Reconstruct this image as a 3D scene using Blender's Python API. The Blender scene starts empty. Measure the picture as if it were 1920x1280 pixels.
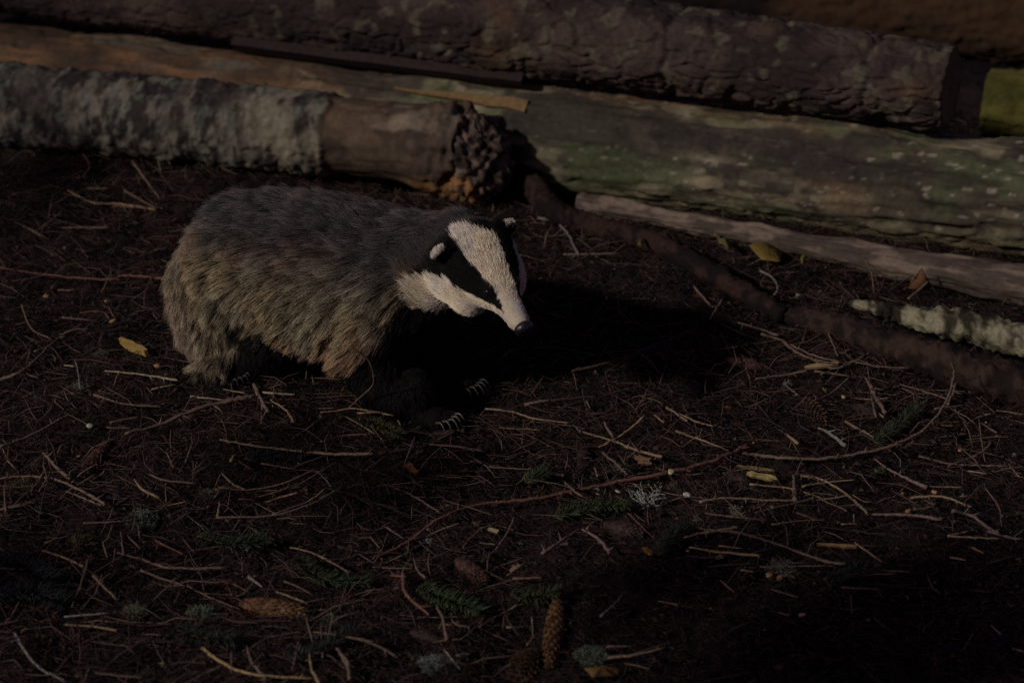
import bpy, math, random
import numpy as np
from mathutils import Vector, Matrix, kdtree

# ---------------------------------------------------------------- camera, world, sun, exposure
scene = bpy.context.scene
COL = scene.collection
PITCH = math.radians(25.0)
CAM_H = 1.69
LENS = 86.0
FPX = LENS / 36.0 * 1920.0
cam_d = bpy.data.cameras.new('camera')
cam_d.lens = LENS
cam_d.sensor_width = 36.0
cam_d.clip_end = 200.0
cam_d.dof.use_dof = True
cam_d.dof.focus_distance = 3.62
cam_d.dof.aperture_fstop = 4.2
cam = bpy.data.objects.new('camera', cam_d)
cam.location = (0, 0, CAM_H)
cam.rotation_euler = (math.pi / 2 - PITCH, 0, 0)
COL.objects.link(cam)
scene.camera = cam

SUN_DIR = Vector((0.70, 0.50, -0.52)).normalized()      # direction the light travels
SUN_EL = math.asin(-SUN_DIR.z)
world = bpy.data.worlds.new('World')
scene.world = world
world.use_nodes = True
wn = world.node_tree.nodes
wn.clear()
w_out = wn.new('ShaderNodeOutputWorld')
w_bg = wn.new('ShaderNodeBackground')
w_sky = wn.new('ShaderNodeTexSky')
w_sky.sky_type = 'NISHITA'
w_sky.sun_disc = False
w_sky.sun_elevation = SUN_EL
w_sky.sun_rotation = math.atan2(-SUN_DIR.x, -SUN_DIR.y)
w_bg.inputs['Strength'].default_value = 0.022
w_tint = wn.new('ShaderNodeVectorMath')          # the even, faintly violet cast of the night air
w_tint.operation = 'MULTIPLY'
w_tint.inputs[1].default_value = (1.4, 0.78, 1.08)
world.node_tree.links.new(w_sky.outputs[0], w_tint.inputs[0])
world.node_tree.links.new(w_tint.outputs[0], w_bg.inputs['Color'])
world.node_tree.links.new(w_bg.outputs[0], w_out.inputs['Surface'])

sun_d = bpy.data.lights.new('sun', 'SUN')
sun_d.energy = 1.9
sun_d.angle = math.radians(3.0)
sun_d.color = (1.0, 0.915, 0.81)
sun = bpy.data.objects.new('sun', sun_d)
sun.rotation_euler = SUN_DIR.to_track_quat('-Z', 'Y').to_euler()
sun.location = (-3, -2, 4)
COL.objects.link(sun)

scene.view_settings.view_transform = 'Standard'
scene.view_settings.look = 'None'
scene.view_settings.exposure = 0.0
scene.view_settings.gamma = 1.0
scene.render.engine = 'CYCLES'
scene.cycles.use_denoising = False
scene.cycles.max_bounces = 5
scene.cycles.sample_clamp_direct = 1.5
scene.cycles.sample_clamp_indirect = 0.6
scene.cycles.caustics_reflective = False
scene.cycles.caustics_refractive = False
try:
    scene.cycles_curves.shape = 'RIBBONS'
except Exception:
    pass

rng = np.random.default_rng(7)
random.seed(7)

# ---------------------------------------------------------------- helpers
CP, SP = math.cos(PITCH), math.sin(PITCH)


def ray(x, y):
    dx = (x - 960.0) / FPX
    dy = -(y - 640.0) / FPX
    return np.array([dx, CP + dy * SP, -SP + dy * CP])


def at_z(x, y, z=0.0):
    """the point of the place at height z which the photograph shows at this pixel"""
    r = ray(x, y)
    t = (z - CAM_H) / r[2]
    return np.array([0, 0, CAM_H]) + r * t


def at_y(x, y, Y):
    r = ray(x, y)
    return np.array([0, 0, CAM_H]) + r * (Y / r[1])


def _hash(ix, iy, iz, seed):
    h = (ix.astype(np.int64) * 374761393 + iy.astype(np.int64) * 668265263 + iz.astype(np.int64) * 2147483647 + seed * 1274126177) & 0xffffffff
    h = ((h ^ (h >> 13)) * 1274126177) & 0xffffffff
    h = ((h ^ (h >> 16)) * 2246822519) & 0xffffffff
    return ((h ^ (h >> 15)) & 0xffffff).astype(np.float64) / 0xffffff


def vnoise(p, seed=0):
    p = np.asarray(p, float)
    i = np.floor(p).astype(np.int64)
    f = p - i
    f = f * f * f * (f * (f * 6 - 15) + 10)
    out = 0
    for a in (0, 1):
        wx = f[:, 0] if a else 1 - f[:, 0]
        for b in (0, 1):
            wy = f[:, 1] if b else 1 - f[:, 1]
            for c in (0, 1):
                wz = f[:, 2] if c else 1 - f[:, 2]
                out = out + wx * wy * wz * _hash(i[:, 0] + a, i[:, 1] + b, i[:, 2] + c, seed)
    return out


def fbm(p, octaves=4, seed=0, gain=0.5):
    p = np.asarray(p, float)
    s, a, t = 0, 1.0, 0
    for o in range(octaves):
        s = s + a * vnoise(p * (2.03 ** o) + 17.3 * o, seed + o)
        t += a
        a *= gain
    return s / t


def worley(p, seed=0):
    i = np.floor(p).astype(np.int64)
    f1 = np.full(len(p), 9.0)
    f2 = np.full(len(p), 9.0)
    cid = np.zeros(len(p))
    for a in (-1, 0, 1):
        for b in (-1, 0, 1):
            for c in (-1, 0, 1):
                j = i + np.array([a, b, c])
                q = np.stack([_hash(j[:, 0], j[:, 1], j[:, 2], seed + k) for k in (1, 2, 3)], 1) + j
                d = np.sqrt(((q - p) ** 2).sum(1))
                h = _hash(j[:, 0], j[:, 1], j[:, 2], seed + 9)
                closer = d < f1
                f2 = np.where(closer, f1, np.minimum(f2, d))
                cid = np.where(closer, h, cid)
                f1 = np.where(closer, d, f1)
    return f1, f2, cid


def sstep(a, b, x):
    t = np.clip((np.asarray(x, float) - a) / (b - a), 0, 1)
    return t * t * (3 - 2 * t)


def mix(a, b, t):
    t = np.asarray(t)[..., None]
    return np.asarray(a) * (1 - t) + np.asarray(b) * t


def mesh_from(name, V, F, col=None, smooth=True):
    me = bpy.data.meshes.new(name)
    V = np.asarray(V, np.float32)
    if isinstance(F, np.ndarray):
        n, k = F.shape
        me.vertices.add(len(V))
        me.vertices.foreach_set('co', V.ravel())
        me.loops.add(n * k)
        me.loops.foreach_set('vertex_index', F.astype(np.int32).ravel())
        me.polygons.add(n)
        me.polygons.foreach_set('loop_start', np.arange(0, n * k, k, dtype=np.int32))
        me.update(calc_edges=True)
    else:
        me.from_pydata(V.tolist(), [], F)
    if col is not None:
        a = me.attributes.new('Col', 'FLOAT_COLOR', 'POINT')
        c = np.ones((len(V), 4), np.float32)
        c[:, :3] = col
        a.data.foreach_set('color', c.ravel())
    me.polygons.foreach_set('use_smooth', np.full(len(me.polygons), smooth))
    me.validate()
    return me


def obj(name, me, mat=None, parent=None, loc=None, label=None, cat=None, group=None, kind=None):
    o = bpy.data.objects.new(name, me)
    COL.objects.link(o)
    if mat and me is not None and len(me.materials) == 0:
        me.materials.append(mat)
    if parent:
        o.parent = parent
    if loc is not None:
        o.location = loc
    if label:
        o['label'] = label
    if cat:
        o['category'] = cat
    if group:
        o['group'] = group
    if kind:
        o['kind'] = kind
    return o


def material(name, color=None, rough=0.8, attr=False, noise_scale=60.0, noise_amt=0.5, bump=0.3, bump_scale=150.0, bump_dist=0.002, spec=0.25, stretch=(1, 1, 1), gain=1.0):
    m = bpy.data.materials.new(name)
    m.use_nodes = True
    nt = m.node_tree
    N, L = nt.nodes, nt.links
    bs = N['Principled BSDF']
    bs.inputs['Roughness'].default_value = rough
    bs.inputs['Specular IOR Level'].default_value = spec
    tc = N.new('ShaderNodeTexCoord')
    mp = N.new('ShaderNodeMapping')
    mp.inputs['Scale'].default_value = stretch
    L.new(tc.outputs['Object'], mp.inputs['Vector'])
    nz = N.new('ShaderNodeTexNoise')
    nz.inputs['Scale'].default_value = noise_scale
    nz.inputs['Detail'].default_value = 6
    nz.inputs['Roughness'].default_value = 0.65
    L.new(mp.outputs[0], nz.inputs['Vector'])
    rp = N.new('ShaderNodeMapRange')
    rp.inputs['From Min'].default_value = 0.28
    rp.inputs['From Max'].default_value = 0.72
    rp.inputs['To Min'].default_value = (1 - noise_amt) * gain
    rp.inputs['To Max'].default_value = (1 + noise_amt) * gain
    L.new(nz.outputs['Fac'], rp.inputs['Value'])
    vm = N.new('ShaderNodeVectorMath')
    vm.operation = 'SCALE'
    L.new(rp.outputs[0], vm.inputs['Scale'])
    if attr:
        at = N.new('ShaderNodeAttribute')
        at.attribute_name = 'Col'
        L.new(at.outputs['Color'], vm.inputs[0])
    else:
        vm.inputs[0].default_value = color
    L.new(vm.outputs[0], bs.inputs['Base Color'])
    if bump:
        nb = N.new('ShaderNodeTexNoise')
        nb.inputs['Scale'].default_value = bump_scale
        nb.inputs['Detail'].default_value = 5
        L.new(mp.outputs[0], nb.inputs['Vector'])
        bp = N.new('ShaderNodeBump')
        bp.inputs['Strength'].default_value = bump
        bp.inputs['Distance'].default_value = bump_dist
        L.new(nb.outputs['Fac'], bp.inputs['Height'])
        L.new(bp.outputs[0], bs.inputs['Normal'])
    return m


M = {}
M['soil'] = material('peat_soil', attr=True, noise_scale=90, noise_amt=0.55, bump=0.9, bump_scale=260, bump_dist=0.004, rough=0.95, spec=0.1, gain=0.55)
M['bark'] = material('conifer_bark', attr=True, noise_scale=110, noise_amt=0.35, bump=0.7, bump_scale=220, bump_dist=0.003, rough=0.9, spec=0.15, gain=0.78)
M['wood'] = material('weathered_wood', attr=True, noise_scale=90, noise_amt=0.3, bump=0.5, bump_scale=160, bump_dist=0.002, rough=0.85, spec=0.15, gain=0.95)
M['litter'] = material('needle_litter', attr=True, noise_scale=200, noise_amt=0.3, bump=0, rough=0.8, spec=0.2, gain=0.66)
M['tuft'] = material('lichen', attr=True, noise_scale=200, noise_amt=0.25, bump=0, rough=0.9, spec=0.1, gain=0.88)
M['cone'] = material('cone_scale', attr=True, noise_scale=150, noise_amt=0.35, bump=0.3, bump_scale=400, rough=0.7, spec=0.25, gain=0.85)
TW = {
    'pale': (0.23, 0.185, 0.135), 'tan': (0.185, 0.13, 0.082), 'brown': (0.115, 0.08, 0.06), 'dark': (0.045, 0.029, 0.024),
    'red': (0.115, 0.055, 0.042), 'pink': (0.135, 0.092, 0.082), 'grey': (0.15, 0.135, 0.115), 'yellow': (0.25, 0.18, 0.085),
}
for k, c in TW.items():
    M['tw_' + k] = material(k + '_twig_bark', color=c, noise_scale=260, noise_amt=0.75, bump=0.6, bump_scale=300, bump_dist=0.0015, rough=0.85, spec=0.2, gain=0.98)

# ---------------------------------------------------------------- ground
def ground_h(x, y):
    x = np.asarray(x, float)
    y = np.asarray(y, float)
    p = np.stack([x, y, np.zeros_like(x)], -1).reshape(-1, 3)
    h = (fbm(p * 3.1, 3, 11) - 0.5) * 0.05 + (fbm(p * 14.0, 3, 23) - 0.5) * 0.034
    h = h.reshape(x.shape)
    return h


def axis_coords(lo, hi, flo, fhi, step):
    fine = np.arange(flo, fhi, step)
    out_l = flo - np.geomspace(step * 2, flo - lo, 26)[::-1]
    out_h = fhi + np.geomspace(step * 2, hi - fhi, 26)
    return np.concatenate([out_l, fine, out_h])


gx = axis_coords(-40, 40, -1.25, 1.15, 0.0055)
gy = axis_coords(-30, 60, 2.45, 5.3, 0.0065)
GX, GY = np.meshgrid(gx, gy)
P2 = np.stack([GX.ravel(), GY.ravel(), np.zeros(GX.size)], 1)
fine_mask = ((GX > -1.4) & (GX < 1.3) & (GY > 2.3) & (GY < 5.5)).ravel()
GZ = ground_h(GX, GY).ravel()
f1, f2, cid = worley(P2[fine_mask] * 38.0, 5)
GZ[fine_mask] += (0.5 - f1) * 0.009 * (0.3 + cid)
GZ[fine_mask] += (fbm(P2[fine_mask] * 120.0, 2, 3) - 0.5) * 0.007
gn = fbm(P2 * 6.0, 3, 41)
gn2 = fbm(P2 * 40.0, 3, 43)
gc = mix((0.012, 0.0075, 0.010), (0.027, 0.0165, 0.0165), sstep(0.35, 0.65, gn))
gc = mix(gc, (0.04, 0.029, 0.024), sstep(0.55, 0.8, gn2) * 0.5)
nxg, nyg = len(gx), len(gy)
idx = np.arange(nxg * nyg).reshape(nyg, nxg)
GF = np.stack([idx[:-1, :-1], idx[:-1, 1:], idx[1:, 1:], idx[1:, :-1]], -1).reshape(-1, 4)
ground = obj('ground', mesh_from('ground', np.stack([GX.ravel(), GY.ravel(), GZ], 1), GF, gc), M['soil'], kind='structure',
             label='dark peaty woodland ground under the needle litter', cat='ground')


def on_ground(x, y, lift=0.0):
    """pixel -> point lying on the uneven ground"""
    p = at_z(x, y, lift)
    for _ in range(3):
        p = at_z(x, y, float(ground_h(p[0], p[1])) + lift)
    return p


# ---------------------------------------------------------------- logs
def frame_for(d):
    d = d / np.linalg.norm(d)
    up = np.array([0, 0, 1.0])
    s = np.cross(d, up)
    s /= np.linalg.norm(s)
    n = np.cross(s, d)
    return d, s, n


def log_mesh(name, A, B, ra, rb, disp, colour, step=0.0045, bend=0.0, end_rough=0.004, flip_seed=0):
    """a trunk between A and B; disp(s, th, q) -> radial offset, colour(s, th, q, d) -> rgb. th = 0 faces the camera side, grows upwards"""
    A = np.asarray(A, float)
    B = np.asarray(B, float)
    Ln = np.linalg.norm(B - A)
    d, s_, n_ = frame_for(B - A)
    if s_[1] > 0:
        s_ = -s_
    ns = int(Ln / step) + 1
    nc = int(2 * math.pi * max(ra, rb) / step)
    S = np.linspace(0, Ln, ns)
    T = np.linspace(-math.pi, math.pi, nc, endpoint=False)
    SS, TT = np.meshgrid(S, T, indexing='ij')
    ss, tt = SS.ravel(), TT.ravel()
    t = ss / Ln
    r = ra + (rb - ra) * t
    r = r * (1 + 0.05 * (fbm(np.stack([ss * 2.2, np.cos(tt), np.sin(tt)], 1) + flip_seed, 2, 3 + flip_seed) - 0.5) * 2)
    q = np.stack([ss, np.cos(tt) * r, np.sin(tt) * r], 1)
    dr = disp(ss, tt, q, r)
    col = colour(ss, tt, q, dr)
    rr = r + dr
    bz = bend * np.sin(t * math.pi)
    P = A + np.outer(ss, d) + np.outer(np.cos(tt) * rr, s_) + np.outer(np.sin(tt) * rr, n_) + np.outer(bz, n_)
    id_ = np.arange(ns * nc).reshape(ns, nc)
    nx = np.roll(id_, -1, 1)
    F = np.stack([id_[:-1], nx[:-1], nx[1:], id_[1:]], -1).reshape(-1, 4)
    V = [P]
    C = [col]
    F = [F]
    base = ns * nc
    # end faces: rings closing to the heart
    for e, row in ((0, 0), (1, ns - 1)):
        rim = P.reshape(ns, nc, 3)[row]
        cen = rim.mean(0)
        prev = id_[row]
        for f in (0.8, 0.6, 0.4, 0.2, 0.05):
            ring = cen + (rim - cen) * f
            nzv = (fbm(ring * 60, 3, 77) - 0.5) * end_rough * 2
            ring = ring + np.outer(nzv, d)
            V.append(ring)
            rc = fbm(np.stack([np.full(nc, f * 30.0), np.zeros(nc), np.cos(T)], 1), 2, 8)
            C.append(mix((0.10, 0.07, 0.045), (0.2, 0.14, 0.085), rc))
            cur = np.arange(base, base + nc)
            base += nc
            a, b = (prev, cur) if e == 1 else (cur, prev)
            F.append(np.stack([a, np.roll(a, -1), np.roll(b, -1), b], -1))
            prev = cur
    me = mesh_from(name, np.concatenate(V), np.concatenate(F), np.concatenate(C))
    return me, (A, d, s_, n_, Ln)


def plates(s, th, r, fs, fc, seed):
    p = np.stack([s * fs, np.cos(th) * r * fc, np.sin(th) * r * fc], 1)
    p = p + (np.stack([vnoise(p * 1.3, seed + 31), vnoise(p * 1.3, seed + 32), vnoise(p * 1.3, seed + 33)], 1) - 0.5) * 1.2
    return worley(p, seed)


# upper bark covered trunk, lying on the two lower ones
def dispA(s, th, q, r):
    f1, f2, cid = plates(s, th, r, 16, 34, 3)
    g1, g2, gid = plates(s, th, r, 40, 70, 13)
    edge = sstep(0.0, 0.22, f2 - f1)
    zone = 0.35 + 0.65 * sstep(0.9, 1.35, s)
    d = edge * (0.002 + 0.0065 * cid) * zone + sstep(0, 0.25, g2 - g1) * 0.003 * gid
    for s0 in (CRACK1, CRACK2):
        d -= 0.007 * np.exp(-((s - s0 - 0.006 * np.sin(th * 5)) / 0.006) ** 2)
    return d + (fbm(q * 18, 3, 9) - 0.5) * 0.012


def colA(s, th, q, d):
    n = fbm(q * np.array([7, 12, 12]), 4, 5)
    n2 = fbm(q * 34, 3, 6)
    c = mix((0.026, 0.019, 0.018), (0.066, 0.047, 0.041), sstep(0.35, 0.68, n))
    c = mix(c, (0.105, 0.095, 0.068), sstep(0.58, 0.72, n2) * sstep(0.8, 1.4, s) * 0.8)
    c = mix(c, (0.09, 0.055, 0.03), sstep(0.58, 0.75, fbm(q * np.array([5, 9, 9]) + 9, 3, 15)) * 0.6)
    return c


def dispB(s, th, q, r):
    sb = S_BARK
    streak = (fbm(q * np.array([9, 70, 70]), 4, 21) - 0.5) * 0.012
    f1, f2, cid = plates(s, th, r, 38, 50, 23)
    lump = sstep(0.0, 0.3, f2 - f1) * (0.001 + 0.004 * cid) + (fbm(q * 34, 5, 24, 0.6) - 0.5) * 0.018
    m = barkmaskB(s, th, q)
    d = streak * (1 - m) + m * (lump + 0.006)
    bend = s - (LB - 0.05)
    d += np.exp(-((s - (LB - 0.05)) / 0.055) ** 2) * (0.006 + 0.02 * np.clip(-np.sin(th), 0, 1))
    d += sstep(LB - 0.10, LB - 0.02, s) * (fbm(q * 34, 4, 26) - 0.5) * 0.06
    return d


def barkmaskB(s, th, q):
    return sstep(S_BARK + 0.006, S_BARK - 0.006, s + 0.02 * (vnoise(q * 30, 28) - 0.5))


def colB(s, th, q, d):
    st = fbm(q * np.array([8, 60, 60]), 4, 29)
    big = fbm(q * np.array([6, 10, 10]) + 3, 3, 30)
    wood = mix((0.050, 0.028, 0.016), (0.140, 0.075, 0.036), sstep(0.32, 0.66, big))
    wood = mix(wood, (0.042, 0.030, 0.02), sstep(0.5, 0.72, st) * 0.7)
    wood = mix(wood, (0.105, 0.085, 0.062), 0.7 * (0.4 + 0.6 * big) + 0 * s)
    wood = wood * (0.45 + 1.0 * fbm(q * np.array([30, 50, 50]), 4, 129, 0.65))[:, None]
    wood = mix(wood, (0.03, 0.022, 0.018), sstep(0.54, 0.64, fbm(q * np.array([18, 22, 22]) + 4, 3, 130)) * 0.7)
    wood = mix(wood, (0.19, 0.16, 0.115), sstep(0.56, 0.66, fbm(q * np.array([14, 20, 20]) + 14, 3, 131)) * sstep(S_BARK + 0.06, S_BARK + 0.12, s) * 0.8)
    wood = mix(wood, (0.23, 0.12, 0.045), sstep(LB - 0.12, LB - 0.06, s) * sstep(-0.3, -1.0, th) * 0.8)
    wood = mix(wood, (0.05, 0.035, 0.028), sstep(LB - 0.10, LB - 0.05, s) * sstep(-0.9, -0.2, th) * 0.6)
    f1, f2, cid = plates(s, th, 0.07, 60, 55, 34)
    lich = mix((0.022, 0.018, 0.017), (0.115, 0.106, 0.086), sstep(0.44, 0.61, fbm(q * np.array([70, 30, 30]), 5, 35, 0.65)))
    lich = mix(lich, (0.03, 0.024, 0.022), sstep(0.5, 0.62, fbm(q * np.array([12, 9, 9]), 3, 37)) * 0.7)
    lich = mix(lich, (0.12, 0.14, 0.115), sstep(0.75, 0.9, cid) * 0.4)
    pale = sstep(S_BARK - 0.2, S_BARK - 0.1, s) * sstep(0.35, 0.6, fbm(q * 24, 3, 36))
    lich = mix(lich, (0.20, 0.178, 0.125), pale * 0.6)
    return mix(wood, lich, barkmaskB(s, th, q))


def dispC(s, th, q, r):
    st = fbm(q * np.array([7, 62, 62]), 4, 51) - 0.5
    fl = sstep(0.52, 0.56, fbm(q * np.array([9, 34, 34]) + 4, 3, 52))
    f1, f2, cid = plates(s, th, r, 10, 44, 53)
    return st * 0.016 + fl * 0.004 + sstep(0, .2, f2 - f1) * 0.003 * cid + (fbm(q * 7, 2, 54) - 0.5) * 0.02


def colC(s, th, q, d):
    st = fbm(q * np.array([8, 60, 60]), 4, 29)
    big = fbm(q * np.array([6, 11, 11]) + 3, 4, 30)
    wood = mix((0.044, 0.027, 0.018), (0.125, 0.070, 0.038), sstep(0.34, 0.64, big))
    wood = mix(wood, (0.036, 0.027, 0.02), sstep(0.5, 0.68, st) * 0.75)
    wood = mix(wood, (0.085, 0.08, 0.062), sstep(0.55, 0.7, fbm(q * np.array([7, 18, 18]) + 6, 3, 31)) * 0.6)
    wood = wood * (0.6 + 0.8 * fbm(q * np.array([30, 60, 60]) + 1, 4, 32, 0.65))[:, None]
    t = sstep(S_STRIP - 0.12, S_STRIP + 0.12, s + 0.2 * (fbm(q * 8, 3, 33) - 0.5))
    return mix(wood, colC2(s, th, q, d), t)


def colC2(s, th, q, d):
    st = fbm(q * np.array([10, 70, 70]), 4, 55)
    big = fbm(q * np.array([5, 13, 13]), 4, 56)
    gr = fbm(q * np.array([9, 17, 17]) + 5, 4, 57)
    lo = np.clip(-np.sin(th), 0, 1)
    c = mix((0.060, 0.053, 0.037), (0.185, 0.162, 0.105), sstep(0.38, 0.62, big))
    c = c * (0.55 + 0.9 * fbm(q * np.array([26, 55, 55]) + 2, 4, 155, 0.65))[:, None]
    c = mix(c, (0.022, 0.019, 0.018), sstep(0.56, 0.66, fbm(q * np.array([22, 36, 36]) + 8, 3, 156)) * 0.75)
    c = mix(c, (0.135, 0.118, 0.062), sstep(0.2, 0.7, lo) * 0.5)
    c = mix(c, (0.062, 0.078, 0.036), sstep(0.46, 0.64, gr) * 0.7)
    c = mix(c, (0.12, 0.07, 0.038), sstep(0.58, 0.74, fbm(q * np.array([4, 12, 12]) + 11, 3, 58)) * 0.6)
    c = mix(c, (0.028, 0.023, 0.02), sstep(0.53, 0.7, st) * 0.7)
    c = mix(c, (0.25, 0.225, 0.17), sstep(0.69, 0.76, fbm(q * np.array([45, 150, 150]), 3, 59)) * 0.7)
    c = mix(c, (0.030, 0.024, 0.022), sstep(0.55, 0.62, fbm(q * np.array([6, 11, 11]) + 31, 3, 60)) * sstep(0.1, 0.5, np.sin(th)) * 0.8)
    return c


def dispD(s, th, q, r):
    return (fbm(q * np.array([8, 80, 80]), 4, 61, 0.65) - 0.5) * 0.018 + (fbm(q * 12, 2, 64) - 0.5) * 0.012


def colD(s, th, q, d):
    st = fbm(q * np.array([9, 90, 90]), 4, 62)
    c = mix((0.06, 0.046, 0.037), (0.16, 0.122, 0.096), sstep(0.40, 0.60, fbm(q * np.array([14, 45, 45]), 4, 63, 0.6)))
    return mix(c, (0.045, 0.032, 0.028), sstep(0.52, 0.7, st) * 0.75)


def dispK(s, th, q, r):
    f1, f2, cid = plates(s, th, r, 18, 34, 73)
    return sstep(0, 0.25, f2 - f1) * (0.002 + 0.008 * cid) + (fbm(q * 22, 3, 74) - 0.5) * 0.012


def colour_of(a, b, seed, sc=(7, 14, 14)):
    return lambda s, th, q, d: mix(a, b, sstep(0.36, 0.64, fbm(q * np.array(sc), 4, seed)))


# left trunk (stripped wood above, lichen crusted bark below), broken end towards the badger
b0, b1 = at_z(-260, 170, 0.070), at_z(875, 276, 0.108)
LB = float(np.linalg.norm(b1 - b0))
S_BARK = LB * (640 + 260) / (875 + 260) + 0.004
me, infoB = log_mesh('stripped_log', b0, b1, 0.072, 0.070, dispB, colB, 0.0042, end_rough=0.02)
logB = obj('fallen_log', me, M['wood'], label='low log with lichen crusted bark, bare towards its rotten broken end', cat='log', group='logs of the pile')

c0, c1 = at_z(-320, 97, 0.045), at_z(2250, 411, 0.098)
S_STRIP = float(np.linalg.norm(c1 - c0)) * 0.40
me, infoC = log_mesh('grey_green_log', c0, c1, 0.100, 0.101, dispC, colC, 0.0042)
logC = obj('fallen_log', me, M['wood'], label='long weathered log, stripped orange brown then streaked green, under the bark log', cat='log', group='logs of the pile')

d0, d1 = at_z(1085, 380, 0.03), at_z(2250, 600, 0.04)
me, infoD = log_mesh('thin_pole', d0, d1, 0.014, 0.041, dispD, colD, 0.0036)
poleD = obj('wooden_pole', me, M['wood'], label='thin pinkish grey barkless pole under the long weathered log', cat='pole')

a0, a1 = at_z(-330, -128, 0.285), at_z(1783, 166, 0.278)
LA = float(np.linalg.norm(a1 - a0))


def s_at(p0, p1, L, x):
    r = np.linspace(0, 1, 400)
    pts = p0 + (p1 - p0) * r[:, None]
    # horizontal pixel of each point
    dep = pts[:, 1] * CP - (pts[:, 2] - CAM_H) * SP
    return float(r[np.argmin(abs(960 + FPX * pts[:, 0] / dep - x))] * L)


CRACK1, CRACK2 = s_at(a0, a1, LA, 1275), s_at(a0, a1, LA, 1645)
me, infoA = log_mesh('bark_log', a0, a1, 0.126, 0.067, dispA, colA, 0.0042)
logA = obj('fallen_log', me, M['bark'], label='dark scaly bark log with cut end resting on the long weathered log', cat='log', group='logs of the pile')

# rotten knobbly end of the stripped log
RC = at_y(888, 298, b1[1] - 0.012)
dB, sB, nB = frame_for(b1 - b0)
u_, v_ = np.meshgrid(np.linspace(0, 2 * math.pi, 121)[:-1], np.linspace(-math.pi / 2, math.pi / 2, 70))
Dn = np.stack([np.cos(u_) * np.cos(v_), np.sin(u_) * np.cos(v_), np.sin(v_)], -1).reshape(-1, 3)
kk = 0.85 + 0.5 * (fbm(Dn * 2.0, 3, 201) - 0.5) + 0.35 * (fbm(Dn * 7, 5, 202, 0.6) - 0.5)
kf1, kf2, kid = worley(Dn * 4.5, 203)
kk = kk + 0.10 * sstep(0, 0.3, kf2 - kf1) * (kid - 0.4)
VR = RC + (Dn * kk[:, None] * np.array([0.082, 0.076, 0.090])) @ np.array([dB, -sB if sB[1] > 0 else sB, nB])
rel_ = Dn @ np.array([1.0, 0, 0])
cr = mix((0.030, 0.021, 0.018), (0.17, 0.13, 0.10), sstep(0.4, 0.66, fbm(VR * 60, 4, 204)))
cr = mix(cr, (0.30, 0.15, 0.06), sstep(0.05, -0.4, Dn[:, 2]) * sstep(0.6, 0.0, Dn[:, 0]) * sstep(0.34, 0.56, fbm(VR * 45, 3, 205)))
id_ = np.arange(120 * 70).reshape(70, 120)
nx_ = np.roll(id_, -1, 1)
obj('rotten_end', mesh_from('rotten_end', VR, np.stack([id_[:-1], nx_[:-1], nx_[1:], id_[1:]], -1).reshape(-1, 4), cr), M['bark'], logB, label='crumbling dark end with orange rot below')

# logs lying farther behind the pile
g0, g1 = at_z(1852, 192, 0.075), at_z(2500, 262, 0.085)
me, _ = log_mesh('mossy_log', g0, g1, 0.066, 0.07, dispK, colour_of((0.06, 0.06, 0.014), (0.12, 0.11, 0.025), 81, (5, 30, 30)), 0.007)
obj('fallen_log', me, M['bark'], label='yellow green mossy log behind the cut end of the bark log', cat='log', group='logs of the pile')
h0, h1 = at_z(1180, -70, 0.11), at_z(2400, 75, 0.11)
me, _ = log_mesh('back_log', h0, h1, 0.12, 0.115, dispK, colour_of((0.010, 0.006, 0.006), (0.05, 0.028, 0.015), 83, (4, 9, 9)), 0.008)
obj('fallen_log', me, M['bark'], label='blurred reddish brown log lying behind the pile, above the bark log', cat='log', group='logs of the pile')


def slab(name, pts_px, Y, thick, mat, col, parent, shift=(0, 0, 0), push=0.0):
    """a flat splinter with an outline and a real thickness, standing at depth(s) Y"""
    front = np.array([at_y(x, y, yy) for (x, y), yy in zip(pts_px, Y)]) + np.array(shift)
    back = front + np.array([0.05, thick, -thick * 0.2])
    n = len(front)
    V = np.concatenate([front, back])
    F = [tuple(range(n))[::-1], tuple(range(n, 2 * n))] + [(i, (i + 1) % n, n + (i + 1) % n, n + i) for i in range(n)]
    me = mesh_from(name, V, F, np.tile(np.array(col), (2 * n, 1)), smooth=False)
    return obj(name, me, mat, parent)


def log_surface(info, ra, rb, s, th, out=0.0):
    A, d, s_, n_, L = info
    r = ra + (rb - ra) * s / L + out
    return A + d * s + s_ * math.cos(th) * r + n_ * math.sin(th) * r


# splinter of fresh orange wood on the grey log, and an added dark strip making the shadow band under the upper log
def strip_on(info, ra, rb, s0, s1, th0a, th1a, th0b, th1b, thick, name, mat, col, parent, n=14, out=0.004):
    V = []
    for i in range(n + 1):
        t = i / n
        s = s0 + (s1 - s0) * t
        ta, tb = th0a + (th0b - th0a) * t, th1a + (th1b - th1a) * t
        w = (vnoise(np.array([[s * 40, 0, 0]]), 5)[0] - 0.5) * 0.05
        for th, o in ((ta + w, out), (tb + w, out), (tb + w, out + thick), (ta + w, out + thick)):
            V.append(log_surface(info, ra, rb, s, th, o))
    F = []
    for i in range(n):
        for k in range(4):
            a, b = i * 4 + k, i * 4 + (k + 1) % 4
            F.append((a, b, b + 4, a + 4))
    F += [(3, 2, 1, 0), tuple(n * 4 + k for k in range(4))]
    V = np.array(V)
    c = mix(np.array(col) * 0.7, np.array(col) * 1.2, fbm(V * 40, 3, 6))
    return obj(name, mesh_from(name, V, F, c, smooth=False), mat, parent)


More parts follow.
